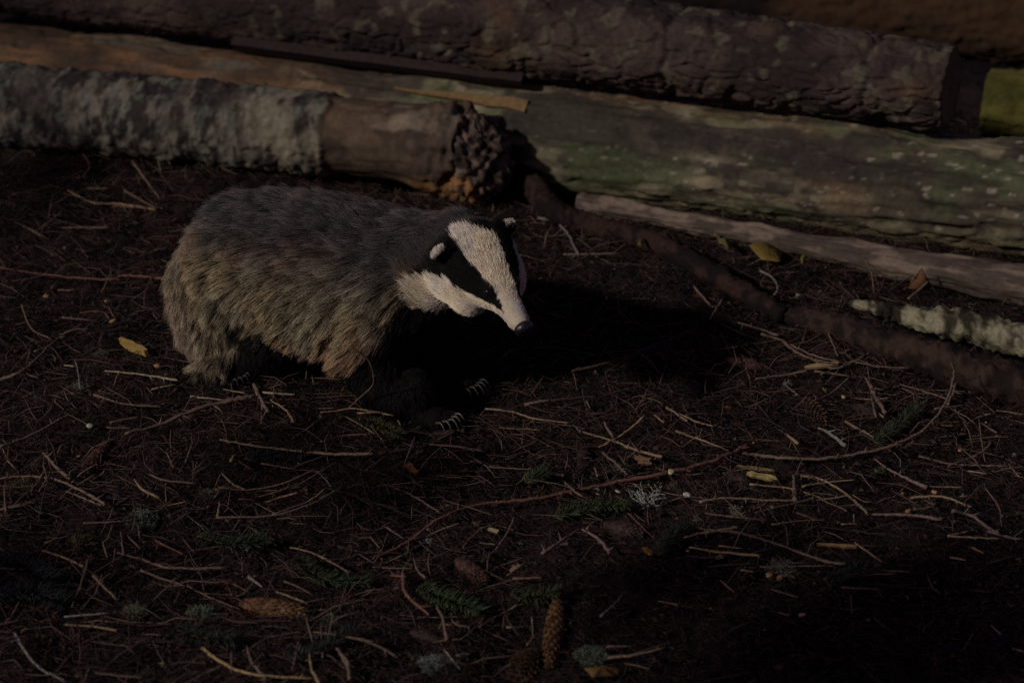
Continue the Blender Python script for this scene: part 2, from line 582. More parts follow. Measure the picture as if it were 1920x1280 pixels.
sc0, sc1 = s_at(c0, c1, infoC[4], 770), s_at(c0, c1, infoC[4], 1016)
strip_on(infoC, 0.100, 0.101, sc0, sc1, 0.93, 0.96, 0.80, 1.04, 0.008, 'wood_splinter', M['wood'], (0.17, 0.11, 0.05), logC)
sa0, sa1 = s_at(a0, a1, LA, 472), s_at(a0, a1, LA, 1010)
strip_on(infoA, 0.126, 0.067, sa0, sa1, -1.05, -0.72, -0.95, -0.75, 0.02, 'shadow_strip', M['bark'], (0.03, 0.022, 0.02), logA)  # dark strip added in place of the shade below the upper log

# ---------------------------------------------------------------- tubes: branches and twigs
def catmull(pts, n):
    pts = np.asarray(pts, float)
    if len(pts) == 2:
        t = np.linspace(0, 1, n)[:, None]
        return pts[0] * (1 - t) + pts[1] * t
    P = np.concatenate([[2 * pts[0] - pts[1]], pts, [2 * pts[-1] - pts[-2]]])
    out = []
    m = len(pts) - 1
    for u in np.linspace(0, m - 1e-9, n):
        i = int(u)
        t = u - i
        p0, p1, p2, p3 = P[i:i + 4]
        out.append(0.5 * ((2 * p1) + (-p0 + p2) * t + (2 * p0 - 5 * p1 + 4 * p2 - p3) * t ** 2 + (-p0 + 3 * p1 - 3 * p2 + p3) * t ** 3))
    return np.array(out)


def tube(path, radii, sides=6, rough=0.15, seed=0):
    path = np.asarray(path, float)
    n = len(path)
    tan = np.gradient(path, axis=0)
    tan /= np.linalg.norm(tan, axis=1)[:, None] + 1e-9
    ref = np.array([0.13, 0.2, 0.97])
    a = np.cross(tan, ref)
    a /= np.linalg.norm(a, axis=1)[:, None] + 1e-9
    b = np.cross(tan, a)
    th = np.linspace(0, 2 * math.pi, sides, endpoint=False)
    rg = np.random.default_rng(seed)
    rr = np.asarray(radii)[:, None] * (1 + rough * (rg.random((n, sides)) - 0.5) * 2)
    V = path[:, None] + a[:, None] * (np.cos(th)[None, :, None] * rr[..., None]) + b[:, None] * (np.sin(th)[None, :, None] * rr[..., None])
    V = V.reshape(-1, 3)
    id_ = np.arange(n * sides).reshape(n, sides)
    nx = np.roll(id_, -1, 1)
    F = np.stack([id_[:-1], nx[:-1], nx[1:], id_[1:]], -1).reshape(-1, 4)
    # caps as fans of quads folded to the first vertex
    cap = []
    for row, rev in ((0, True), (n - 1, False)):
        ids = id_[row]
        for k in range(1, sides - 1):
            t = (ids[0], ids[k], ids[k + 1])
            cap.append(t[::-1] if rev else t)
    return V, F, cap


class Build:
    def __init__(s):
        s.V, s.F, s.C, s.n = [], [], [], 0

    def add(s, V, F, col):
        V = np.asarray(V, float)
        s.V.append(V)
        s.F += [tuple(int(i) + s.n for i in f) for f in F]
        c = np.asarray(col, float)
        s.C.append(np.tile(c, (len(V), 1)) if c.ndim == 1 else c)
        s.n += len(V)

    def tube(s, path, radii, col, sides=6, rough=0.15, seed=0):
        V, F, cap = tube(path, radii, sides, rough, seed)
        s.add(V, F.tolist() + cap, col)

    def mesh(s, name, smooth=True):
        return mesh_from(name, np.concatenate(s.V), s.F, np.concatenate(s.C), smooth)


def bark_branch(name, px, rpx, lifts, label, cat, col_a, col_b, mat, seed, disp=0.2, group=None):
    pts = np.array([on_ground(x, y, l) for (x, y), l in zip(px, lifts)])
    n = int(np.linalg.norm(np.diff(pts, axis=0), axis=1).sum() / 0.005)
    path = catmull(pts, n)
    dist = np.linalg.norm(path - np.array([0, 0, CAM_H]), axis=1)
    rad = np.interp(np.linspace(0, 1, n), np.linspace(0, 1, len(rpx)), rpx) * dist / FPX
    sides = 30
    V, F, cap = tube(path, rad, sides, 0.0, seed)
    cen = np.repeat(path, sides, 0)
    q = V * 1.0
    f1, f2, cid = worley(q * 75, seed)
    k = 1 + disp * (sstep(0, 0.3, f2 - f1) * cid - 0.3) + disp * 1.4 * (fbm(q * 40, 3, seed + 2) - 0.5)
    V = cen + (V - cen) * k[:, None]
    col = mix(col_a, col_b, sstep(0.42, 0.60, fbm(q * (np.array([75, 28, 28]) if seed == 121 else 45), 5, seed + 4, 0.65)))
    me = mesh_from(name, V, F.tolist() + cap, col)
    return obj(name, me, mat, label=label, cat=cat, group=group)


bark_branch('fallen_branch', [(985, 330), (1035, 390), (1120, 425), (1210, 448), (1300, 492), (1390, 545), (1470, 592)],
            [22, 22, 20, 20, 20, 20, 16], [0.05, 0.04, 0.03, 0.03, 0.028, 0.028, 0.022],
            'dark reddish branch running from the broken log end down beside the grey log', 'branch', (0.009, 0.006, 0.006), (0.034, 0.018, 0.015), M['bark'], 101, 0.3)
bark_branch('fallen_branch', [(1462, 588), (1560, 608), (1680, 648), (1800, 688), (1960, 735)],
            [16, 24, 29, 36, 40], [0.016, 0.02, 0.026, 0.032, 0.036],
            'thick smooth purplish brown branch lying below the lichen covered stick', 'branch', (0.014, 0.009, 0.008), (0.045, 0.028, 0.022), M['bark'], 111, 0.35)
bark_branch('lichen_stick', [(1597, 568), (1640, 576), (1690, 590), (1760, 604), (1850, 622), (1960, 648)],
            [8, 13, 17, 27, 30, 30], [0.05, 0.05, 0.05, 0.05, 0.05, 0.05],
            'short stick crusted with pale green lichen under the pinkish pole', 'stick', (0.035, 0.029, 0.02), (0.27, 0.25, 0.165), M['bark'], 121, 0.28)

# ---------------------------------------------------------------- twigs (traced one by one)
ZR = {'1': (0, 440), '2': (0, 820), '3': (600, 700), '4': (600, 900), '5': (1220, 640), '6': (1220, 900), 'L': (0, 0)}


def zp(reg, x, y):
    if reg == '0':
        return 1000 + 0.4792 * x, 360 + 0.4792 * y
    ox, oy = ZR[reg]
    return ox + 0.3646 * x, oy + 0.3646 * y


TWIGS = '''
1 red 14 0,170 270,210 560,230 640,210 860,228
1 brown 10 110,360 160,480 260,535
1 brown 18 0,745 130,690 290,540 420,460
1 pale 14 540,700 700,715 830,735 915,750
1 pale 12 780,795 900,770
1 brown 30 640,1020 800,985 1000,900 1160,860 1310,825
1 pale 14 1340,810 1515,822
1 brown 28 1310,770 1345,850 1380,910
1 tan 16 1390,850 1470,900 1510,965
1 pale 10 980,830 1150,850
1 brown 14 480,820 640,870 830,885
1 brown 14 560,965 720,935
1 brown 12 550,990 680,995
1 brown 18 0,1090 160,1030 360,920
1 brown 22 220,1120 280,1180 350,1250
1 tan 18 1130,1055 1280,1080 1480,1105 1700,1128 1920,1125
1 yellow 20 1190,1160 1212,1125
1 brown 9 1340,1175 1520,1205
1 red 10 410,400 520,395 560,430
1 brown 10 300,285 380,285
1 pale 12 330,670 385,676
1 grey 10 385,640 405,720 410,790
1 tan 10 1150,795 1260,815
1 brown 10 320,425 480,440
1 tan 10 180,600 290,560
2 brown 18 0,210 150,198 300,220 440,285 540,345
2 brown 14 340,275 520,350
2 brown 22 230,90 300,160 360,210
2 tan 18 690,215 740,270 820,310
2 brown 14 770,190 850,220 1020,238
2 tan 14 1140,185 1200,240 1270,270
2 tan 10 1120,255 1270,270 1440,240 1560,190 1615,165
2 tan 12 1370,330 1450,305 1530,285
2 brown 12 1330,305 1450,270 1540,235
2 tan 12 1400,395 1580,330 1670,265
2 brown 12 1110,410 1400,400 1600,340 1760,255
2 tan 18 1120,400 1130,330
2 red 12 1230,315 1320,320
2 brown 10 430,440 640,430
2 tan 14 220,580 340,620 430,665
2 tan 12 230,540 370,500
2 brown 16 600,590 740,630 880,670 1170,670
2 brown 16 720,680 820,720 950,760
2 brown 10 960,760 1100,830 1230,880
2 brown 14 370,870 420,740 455,620
2 brown 18 480,710 600,830
2 tan 14 1490,565 1600,590 1740,655
2 brown 10 1640,610 1800,690
2 grey 20 1280,715 1350,765
2 tan 16 1420,790 1580,850
2 brown 8 1460,740 1540,770 1610,810
2 brown 8 1690,630 1790,700 1770,800 1745,880
2 grey 12 330,920 560,900
2 tan 14 330,960 470,970 600,990
2 brown 10 700,1050 800,1020
2 yellow 20 1040,1080 1150,1160 1300,1215 1620,1240
2 brown 22 1270,1070 1300,1160 1370,1240
2 tan 20 1590,1100 1600,1180 1640,1260
2 brown 22 1700,1050 1780,1140 1800,1240
2 brown 14 1610,1000 1750,1020 1920,1050
2 brown 12 1290,1080 1420,1000
2 brown 10 1190,1100 1190,1210
2 brown 12 490,1210 640,1225 740,1235
2 grey 18 80,1010 120,1080 200,1180 330,1250
2 brown 8 0,670 260,685
2 brown 10 1510,1160 1540,1040
2 brown 10 1650,960 1660,1130
2 brown 10 850,250 855,330
2 brown 12 20,250 30,380
2 tan 10 860,350 960,330
2 red 12 800,530 940,600
2 brown 12 620,480 635,600
2 brown 10 650,500 720,570
2 tan 14 1110,270 1160,255 1240,260
2 brown 12 40,120 80,160
2 brown 12 160,280 240,160
2 brown 12 200,280 250,200
2 brown 12 0,370 120,345 200,330
2 red 10 1010,770 1150,740 1280,790
2 red 10 1050,800 1250,815
3 tan 14 850,180 980,195 1100,230 1280,255
3 brown 20 1050,160 1190,135
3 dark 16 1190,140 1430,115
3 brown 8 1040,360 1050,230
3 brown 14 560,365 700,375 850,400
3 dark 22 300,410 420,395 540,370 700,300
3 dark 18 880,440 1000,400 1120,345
3 tan 18 1350,300 1500,345 1620,390 1760,430
3 brown 20 1460,250 1510,330
3 tan 16 1430,380 1560,310 1670,220
3 brown 16 1450,405 1530,470 1580,520
3 brown 14 1410,480 1430,530
3 brown 14 360,575 480,630 610,710
3 brown 14 1260,560 1330,620 1410,650
3 brown 10 0,640 120,580
3 brown 10 870,480 1100,495
3 brown 8 230,500 330,430
3 tan 12 1730,220 1770,255
3 tan 12 1780,170 1890,245
3 brown 12 1830,300 1920,325
3 brown 10 920,280 1130,290
3 tan 10 0,200 100,190 180,180 380,215
3 tan 10 190,205 300,200 390,215
3 tan 9 130,220 220,270 280,310
3 tan 9 250,115 300,170 380,210
3 tan 9 290,90 345,140 350,180
3 brown 10 0,350 120,320 260,310
3 tan 8 400,330 415,270 400,240
3 brown 12 1370,140 1390,180
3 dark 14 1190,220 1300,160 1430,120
3 brown 10 1300,260 1340,300
4 brown 10 340,240 430,300
4 brown 10 260,290 310,350
4 pink 22 1140,380 1230,320 1340,245
4 pink 24 1350,250 1440,310 1490,370
4 pink 14 1370,250 1420,205
4 brown 12 830,420 900,360 970,260 1000,190
4 brown 10 960,490 1060,420
4 red 16 990,505 1140,500
4 red 26 430,480 440,580 560,690
4 brown 24 600,640 640,740 650,820
4 brown 12 660,690 700,740 780,755
4 grey 12 640,870 720,970
4 brown 18 30,790 200,815 300,850 400,910
4 brown 20 50,830 110,900 150,980
4 brown 14 820,750 930,690 1020,640
4 tan 12 960,755 1070,755
4 tan 10 1090,700 1095,800
4 tan 10 1060,850 1110,790
4 grey 14 1440,700 1510,640 1560,580
4 tan 18 1480,910 1600,900 1770,860
4 brown 14 1470,855 1600,850
4 tan 8 1740,620 1840,640
4 red 8 1580,165 1720,300
4 brown 14 480,400 500,460 540,500
4 red 14 360,490 440,495
4 grey 9 700,900 780,890
4 brown 10 820,320 900,330
4 tan 12 20,400 120,450
5 brown 14 680,0 760,60 870,100 960,115
5 brown 14 820,320 920,270 1020,190
5 brown 26 1110,190 1150,270 1210,370
5 brown 12 1280,220 1400,255 1540,300
5 brown 10 1030,290 1150,300
5 tan 10 1150,350 1200,390
5 brown 18 1000,410 1090,460 1150,495
5 grey 24 860,440 930,480 1000,535
5 tan 22 700,480 760,525
5 tan 14 130,460 270,510 400,560
5 tan 12 80,340 230,410 320,435
5 tan 12 20,380 70,410
5 tan 12 510,735 680,750 790,775 880,805
5 tan 16 770,690 880,710 1000,780 1115,880
5 tan 12 780,745 900,725 1050,710
5 tan 16 250,825 380,805 600,815 850,815 1040,785
5 brown 12 530,880 700,840 850,805
5 tan 10 1040,790 1090,820 1150,825
5 brown 12 870,810 1010,870
5 brown 28 735,690 745,820
5 pink 22 1210,650 1310,700 1420,750
5 brown 14 1530,640 1700,570 1750,520
5 brown 10 1430,745 1600,750
5 tan 16 1330,805 1440,795 1530,805 1650,850
5 brown 12 1410,815 1460,845 1350,865
5 pink 20 1550,870 1650,895 1740,960 1790,985
5 pink 22 1110,885 1300,890 1500,915
5 tan 10 620,940 780,920 900,915
5 tan 10 980,940 1060,935
5 brown 10 750,880 850,915
5 brown 10 1690,400 1700,500 1720,620
5 brown 10 1600,455 1660,400 1750,370
5 brown 10 1700,420 1780,470
5 pale 9 1630,665 1730,680
5 brown 12 1840,630 1900,700
5 brown 10 1720,750 1790,850 1805,950
5 brown 12 1780,355 1920,375
5 grey 9 1460,345 1620,325
5 brown 12 1380,590 1560,630 1830,640
5 brown 10 1250,800 1330,730
5 brown 14 1150,600 1210,650
5 grey 14 690,220 760,280
5 brown 12 1030,100 1180,130 1330,135
5 brown 14 540,190 700,170 800,150
5 brown 12 1130,270 1160,390
5 brown 10 1600,840 1700,740
6 tan 18 170,295 300,265 450,240
6 brown 18 160,235 300,255 450,270 600,310 740,360 880,410 1000,430
6 yellow 18 200,345 330,365 470,380 560,388
6 yellow 10 350,335 470,350
6 brown 10 700,240 705,330
6 tan 12 1090,455 1200,465 1330,470
6 tan 10 1090,485 1260,480
6 tan 14 1530,285 1640,260
6 tan 14 1540,288 1790,300
6 pink 18 1730,260 1870,300 1920,300
6 tan 12 1650,345 1710,375
6 tan 12 1540,395 1620,410
6 brown 9 1420,480 1450,550 1490,580
6 brown 8 980,550 1190,560
6 brown 12 280,170 400,185 600,205
6 brown 8 1030,590 1035,680
6 pale 10 1750,745 1800,790
6 brown 8 1660,780 1610,870
6 pale 10 1860,865 1920,880
6 brown 9 360,515 430,575
6 tan 9 660,680 710,695
6 pale 9 1045,175 1045,215
6 tan 10 1050,320 1190,420
6 brown 9 560,445 760,440 950,440
6 tan 12 460,460 540,472
6 brown 10 1870,290 1920,250
6 brown 8 620,560 760,600
0 grey 12 20,100 90,120 140,170 160,215 180,245
0 brown 10 120,245 330,240
0 grey 10 885,305 940,340 955,380 940,405
0 brown 12 630,370 680,430 700,450
0 brown 10 690,500 740,420
0 brown 12 890,555 970,580 1100,640 1200,665
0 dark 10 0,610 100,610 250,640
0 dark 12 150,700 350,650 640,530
0 brown 14 1640,660 1650,760 1620,830
0 brown 10 1690,680 1650,760
0 brown 20 1320,750 1345,820
0 brown 10 1150,540 1190,640
0 brown 12 1060,640 1180,690 1300,640
0 brown 12 800,510 960,560
0 brown 10 1100,700 1240,720
L brown 12 400,750 460,850 430,910
L brown 14 680,830 760,940 820,1020
L brown 12 440,760 560,800
L tan 14 350,980 470,1040 620,1050 800,1080
L brown 12 640,980 800,1070
L brown 10 450,970 560,970
L brown 10 120,1160 220,1220
L brown 10 320,1170 560,1170
L brown 10 300,690 320,620
L brown 10 60,1000 180,980
L red 10 580,1060 760,1070
'''
SPECIAL = [
    # (colour, width px, pixel path, lifts, name, label)
    ('red', 10, [(672, 1060), (757, 1020), (826, 971), (902, 945), (1000, 935), (1066, 922), (1150, 905), (1230, 890), (1310, 872), (1370, 850), (1400, 835)], None,
     'fallen_branch', 'longest dark reddish branch snaking past the bushy grey lichen'),
    ('brown', 8, [(1380, 848), (1420, 853), (1475, 859), (1548, 859), (1621, 848), (1687, 830), (1738, 800), (1771, 757), (1787, 713), (1789, 684)],
     [.012, .012, .012, .014, .02, .03, .045, .06, .075, .085], 'arched_twig', 'long smooth twig arching upwards in a wide curve towards the purplish branch'),
    ('brown', 4, [(650, 768), (672, 748), (698, 722), (700, 700), (686, 670), (654, 648)], [.02, .045, .08, .11, .14, .165],
     'arched_twig', 'thin wiry twig hooked up against the badger\'s black belly'),
]
LANDMARKS = [
    ((80, 520), 'beside the badger\'s rump'), ((250, 400), 'between the badger\'s back and the lichen crusted log'), ((60, 700), 'behind the pale wooden peg'),
    ((330, 740), 'below the badger\'s tail'), ((520, 800), 'below the badger\'s black belly'), ((170, 860), 'around the reddish cone'),
    ((60, 900), 'beside the reddish cone and the moss'), ((270, 965), 'around the pale green moss clump'), ((470, 920), 'in the spread of curved twigs by the moss'),
    ((150, 1120), 'below the pale green moss clump'), ((510, 1140), 'around the orange cone'), ((620, 1220), 'below the orange cone'),
    ((820, 800), 'at the badger\'s clawed paw'), ((1040, 770), 'ahead of the badger\'s clawed paw'), ((850, 950), 'beside the long snaking branch'),
    ((760, 1100), 'around the green spruce sprig'), ((1030, 1180), 'beside the large upright cone'), ((1110, 1010), 'near the dark cone below the bushy lichen'),
    ((1180, 850), 'above the bushy grey lichen'), ((1300, 960), 'beside the small lichen rosette'), ((1430, 900), 'around the yellow wood chip'),
    ((1530, 780), 'around the round brown cone'), ((1620, 700), 'below the purplish branch'), ((1750, 850), 'under the arching twig'),
    ((1830, 950), 'by the folded tan twigs'), ((1330, 1020), 'beside the grey lichen ball'), ((1480, 1050), 'around the grey lichen ball'),
    ((1650, 1100), 'on the bare dark peat'), ((1250, 480), 'beside the dark reddish branch'), ((1430, 500), 'between the reddish branch and the pole'),
    ((1200, 640), 'in the badger\'s shadow'), ((1160, 1220), 'beside the green moss by the upright cone'),
]
TWORD = {'pale': 'pale straw coloured', 'tan': 'tan', 'brown': 'dull brown', 'dark': 'dark brown', 'red': 'reddish', 'pink': 'pinkish brown', 'grey': 'lichen grey', 'yellow': 'yellowish'}


def twig_mesh(pts, rad0, colour, seed, stubs=True):
    rg = np.random.default_rng(seed)
    L = np.linalg.norm(np.diff(pts, axis=0), axis=1).sum()
    n = max(5, int(L / 0.007))
    path = catmull(pts, n)
    wob = (rg.random((n, 3)) - 0.5) * rad0 * 0.7
    path = path + wob
    taper = np.linspace(1.1, 0.6, n) if rg.random() < 0.5 else np.linspace(0.6, 1.1, n)
    b = Build()
    b.tube(path, rad0 * taper * (1 + 0.25 * (rg.random(n) - 0.5)), (1, 1, 1), 7, 0.12, seed)
    if stubs and L > 0.05:
        for _ in range(int(L / 0.035) + 1):
            i = rg.integers(1, n - 1)
            d = path[min(i + 1, n - 1)] - path[i - 1]
            d /= np.linalg.norm(d) + 1e-9
            side = rg.normal(size=3)
            side -= d * side.dot(d)
            side /= np.linalg.norm(side)
            ln = rad0 * rg.uniform(1.6, 5.5)
            e = path[i] + (d * rg.uniform(0.2, 0.9) + side) * ln
            b.tube(np.array([path[i], (path[i] + e) / 2 + d * ln * .1, e]), np.array([0.5, 0.4, 0.22]) * rad0, (1, 1, 1), 5, 0.1, seed)
    return b.mesh('twig')


def add_twig(px, w, colour, seed, name='twig', label=None, lifts=None, cat='twig', cap=True):
    rg = np.random.default_rng(seed)
    scale = np.linalg.norm(on_ground(*px[0]) - np.array([0, 0, CAM_H])) / FPX
    r = max(w * scale * 0.41, 0.0010)
    if lifts is None:
        base = rg.uniform(0.009, 0.018)
        lifts = [r + base + rg.uniform(0, 0.008) for _ in px]
    pts = np.array([on_ground(x, y, l) for (x, y), l in zip(px, lifts)])
    me = twig_mesh(pts, r, colour, seed)
    mx = np.mean([p[0] for p in px])
    my = np.mean([p[1] for p in px])
    grp = None
    if label is None:
        ln = math.hypot(px[-1][0] - px[0][0], px[-1][1] - px[0][1])
        lm = min(LANDMARKS, key=lambda k: math.hypot(k[0][0] - mx, (k[0][1] - my) * 1.3))[1]
        size = 'thick' if w > 7 else ('thin' if w < 4.2 else '')
        lens = 'short ' if ln < 45 else ('long ' if ln > 110 else '')
        bent = 'crooked ' if len(px) > 2 and ln >= 45 else ''
        label = ' '.join(f'{lens}{bent}{size} {TWORD[colour]} twig {lm}'.split())
        grp = 'twigs ' + lm
    o = obj(name, me, M['tw_' + colour], label=label, cat=cat, group=grp)
    if grp:
        TWIG_LOG.append((label, float(np.linalg.norm(np.diff(pts, axis=0), axis=1).sum()), o))
    return o


TWIG_LOG = []


for i, line in enumerate(TWIGS.strip().splitlines()):
    reg, colour, w, *pts = line.split()
    px = [zp(reg, *map(float, p.split(','))) for p in pts]
    k = 0.4792 if reg == '0' else 0.3646
    add_twig(px, float(w) * k, colour, 500 + i)
for i, (colour, w, px, lifts, nm, lab) in enumerate(SPECIAL):
    add_twig(px, w, colour, 900 + i, nm, lab, lifts, 'branch' if nm == 'fallen_branch' else 'twig')

by_label = {}
for lab, ln, o in TWIG_LOG:
    by_label.setdefault(' '.join(w for w in lab.split() if w not in ('long', 'short')), []).append((ln, o))
ORD = ['', 'second ', 'third ', 'fourth ', 'fifth ', 'sixth ', 'seventh ']
for lab, items in by_label.items():
    n = len(items)
    if n > 1:
        for k, (ln, o) in enumerate(sorted(items, key=lambda q: -q[0])):
            o['label'] = ('longest ' if k == 0 else 'shortest ' if k == n - 1 else ORD[k] + 'longest ') + lab if n > 2 else ('longer ' if k == 0 else 'shorter ') + lab

# ---------------------------------------------------------------- needle litter and crumbs (nobody could count them)
def scatter(n, ymin=2.5, ymax=4.75):
    y = rng.uniform(ymin, ymax, n)
    half = 0.232 * np.sqrt(y * y + 1.2) + 0.06
    x = rng.uniform(-1, 1, n) * half
    return x, y


def needles(n, lo, hi, rad, cols, name, lift=0.012, seed=0, label=None, dens=None):
    x, y = scatter(n)
    if dens is not None:
        keep = rng.random(n) < dens(x, y)
        x, y = x[keep], y[keep]
        n = len(x)
    z = ground_h(x, y) + rng.uniform(0.001, lift, n)
    az = rng.uniform(0, 2 * math.pi, n)
    el = rng.normal(0, 0.22, n)
    d = np.stack([np.cos(az) * np.cos(el), np.sin(az) * np.cos(el), np.sin(el)], 1)
    ln = rng.uniform(lo, hi, n)
    c = np.stack([x, y, z], 1)
    mid_off = rng.normal(0, 1, (n, 3)) * (ln * 0.06)[:, None]
    s = np.stack([-np.sin(az), np.cos(az), np.zeros(n)], 1)
    u = np.cross(d, s)
    r = rad * rng.uniform(0.6, 1.4, n)
    P = []
    for t, k in ((-0.5, 0.6), (0.0, 1.0), (0.5, 0.45)):
        p = c + d * (ln * t)[:, None] + (mid_off if t == 0 else 0)
        for th in (0.5, 2.6, 4.7):
            P.append(p + (s * math.cos(th) + u * math.sin(th)) * (r * k)[:, None])
    V = np.stack(P, 1).reshape(-1, 3)
    f = []
    for a in (0, 3):
        for k in range(3):
            f.append((a + k, a + (k + 1) % 3, a + 3 + (k + 1) % 3, a + 3 + k))
    f = np.array(f)
    F = (f[None] + (np.arange(n) * 9)[:, None, None]).reshape(-1, 4)
    cols = np.array(cols)
    cc = cols[rng.integers(0, len(cols), n)] * rng.uniform(0.6, 1.35, (n, 1))
    C = np.repeat(cc, 9, 0)
    return obj(name, mesh_from(name, V, F, C), M['litter'], kind='stuff', label=label, cat='litter')


def bare_peat(x, y):
    n = fbm(np.stack([np.ravel(x) * 5, np.ravel(y) * 5, np.ravel(x) * 0], 1), 3, 67) - 0.5
    return sstep(-0.1, 0.22, np.ravel(x) + n * 0.6) * sstep(3.14, 2.94, np.ravel(y) + n * 0.5)


def dens_twigs(x, y):
    return np.clip(0.35 + 1.0 * sstep(0.42, 0.6, fbm(np.stack([x * 4, y * 4, x * 0], 1), 3, 61)) , 0.05, 1) * (1 - 0.88 * bare_peat(x, y))


needles(90000, 0.008, 0.024, 0.0006, [(0.045, 0.024, 0.021), (0.078, 0.038, 0.031), (0.028, 0.017, 0.018), (0.10, 0.06, 0.044), (0.042, 0.04, 0.026)],
        'needle_litter', 0.014, label='brown fallen needles carpeting the ground', dens=lambda x, y: 1 - 0.25 * bare_peat(x, y))
needles(9000, 0.02, 0.085, 0.0010, [(0.13, 0.085, 0.07), (0.07, 0.046, 0.04), (0.20, 0.145, 0.108), (0.12, 0.064, 0.053)],
        'twig_litter', 0.02, label='fine broken twiglets strewn all over the needle litter', dens=dens_twigs)


def crumbs(n, lo, hi, cols, name, label, lift=0.012):
    x, y = scatter(n)
    z = ground_h(x, y) + rng.uniform(0.0, lift, n)
    base = np.array([[1, 0, 0], [-0.5, 0.8, 0.1], [-0.6, -0.75, 0], [0.1, 0.05, 0.55], [0, 0, -0.5]])
    tri = [(0, 1, 3), (1, 2, 3), (2, 0, 3), (1, 0, 4), (2, 1, 4), (0, 2, 4)]
    sz = rng.uniform(lo, hi, n) * rng.choice([1, 1, 1, 1.8], n)
    st = rng.uniform(0.4, 1.6, (n, 3))
    az = rng.uniform(0, 2 * math.pi, n)
    b = base[None] * st[:, None] * sz[:, None, None] * (1 + 0.3 * (rng.random((n, 5, 1)) - .5))
    R = np.zeros((n, 3, 3))
    R[:, 0, 0] = R[:, 1, 1] = np.cos(az)
    R[:, 0, 1] = -np.sin(az)
    R[:, 1, 0] = np.sin(az)
    R[:, 2, 2] = 1
    tl = rng.normal(0, 0.4, n)
    T = np.zeros((n, 3, 3))
    T[:, 0, 0] = 1
    T[:, 1, 1] = T[:, 2, 2] = np.cos(tl)
    T[:, 1, 2] = -np.sin(tl)
    T[:, 2, 1] = np.sin(tl)
    V = np.einsum('nij,nkj->nki', R @ T, b) + np.stack([x, y, z], 1)[:, None]
    F = (np.array(tri)[None] + (np.arange(n) * 5)[:, None, None]).reshape(-1, 3)
    cols = np.array(cols)
    C = np.repeat(cols[rng.integers(0, len(cols), n)] * rng.uniform(0.6, 1.3, (n, 1)), 5, 0)
    return obj(name, mesh_from(name, V.reshape(-1, 3), F, C, smooth=False), M['litter'], kind='stuff', label=label, cat='litter')


crumbs(11000, 0.0013, 0.0036, [(0.05, 0.03, 0.022), (0.03, 0.02, 0.018), (0.08, 0.045, 0.03), (0.06, 0.05, 0.035)], 'bark_crumbs', 'small dark bark crumbs mixed into the litter')
crumbs(420, 0.002, 0.0042, [(0.2, 0.13, 0.07), (0.25, 0.2, 0.13), (0.16, 0.17, 0.12)], 'pale_flakes', 'tiny pale flakes sprinkled over the litter')

# ---------------------------------------------------------------- cones
def cone_meshes(L, R, open_, cols, seed):
    rg = np.random.default_rng(seed)
    core = Build()
    ts = np.linspace(0, 1, 12)
    prof = R * 0.72 * np.sin(np.clip(ts * 0.9 + 0.1, 0, 1) * math.pi) ** 0.55
    core.tube(np.stack([ts * L, ts * 0, ts * 0], 1), np.maximum(prof, 0.002), np.array(cols[0]) * 0.6, 14, 0.05, seed)
    sc = Build()
    N = 120
    for i in range(N):
        t = 0.02 + 0.95 * i / N
        a = i * 2.39996
        r = R * 0.66 * math.sin(min(1, t * 0.9 + 0.1) * math.pi) ** 0.55
        d = np.array([0, math.cos(a), math.sin(a)])
        s = np.array([0, -math.sin(a), math.cos(a)])
        ax = np.array([1.0, 0, 0])
        ln = R * 0.95 * (0.55 + 0.45 * math.sin(t * math.pi))
        w = R * 0.5 * (0.5 + 0.5 * math.sin(min(1, t + .15) * math.pi))
        fwd = ax * (1 - open_) + d * open_ * 1.2
        fwd /= np.linalg.norm(fwd)
        up = np.cross(s, fwd)
        o = ax * t * L + d * r
        th = R * 0.05
        V = [o - s * w * 0.5, o + s * w * 0.5, o + fwd * ln * 0.6 + s * w * 0.62 + up * 0, o + fwd * ln - d * R * 0.02, o + fwd * ln * 0.6 - s * w * 0.62, o + fwd * ln * 0.55 + d * R * 0.10]
        V += [v - d * th for v in V[:5]]
        F = [(0, 1, 5), (1, 2, 5), (2, 3, 5), (3, 4, 5), (4, 0, 5), (6, 10, 9, 8, 7), (0, 6, 7, 1), (1, 7, 8, 2), (2, 8, 9, 3), (3, 9, 10, 4), (4, 10, 6, 0)]
        c = np.array(cols[rg.integers(0, len(cols))]) * rg.uniform(0.45, 1.5)
        sc.add(np.array(V), F, c)
    return core.mesh('cone_core'), sc.mesh('cone_scales', smooth=False)


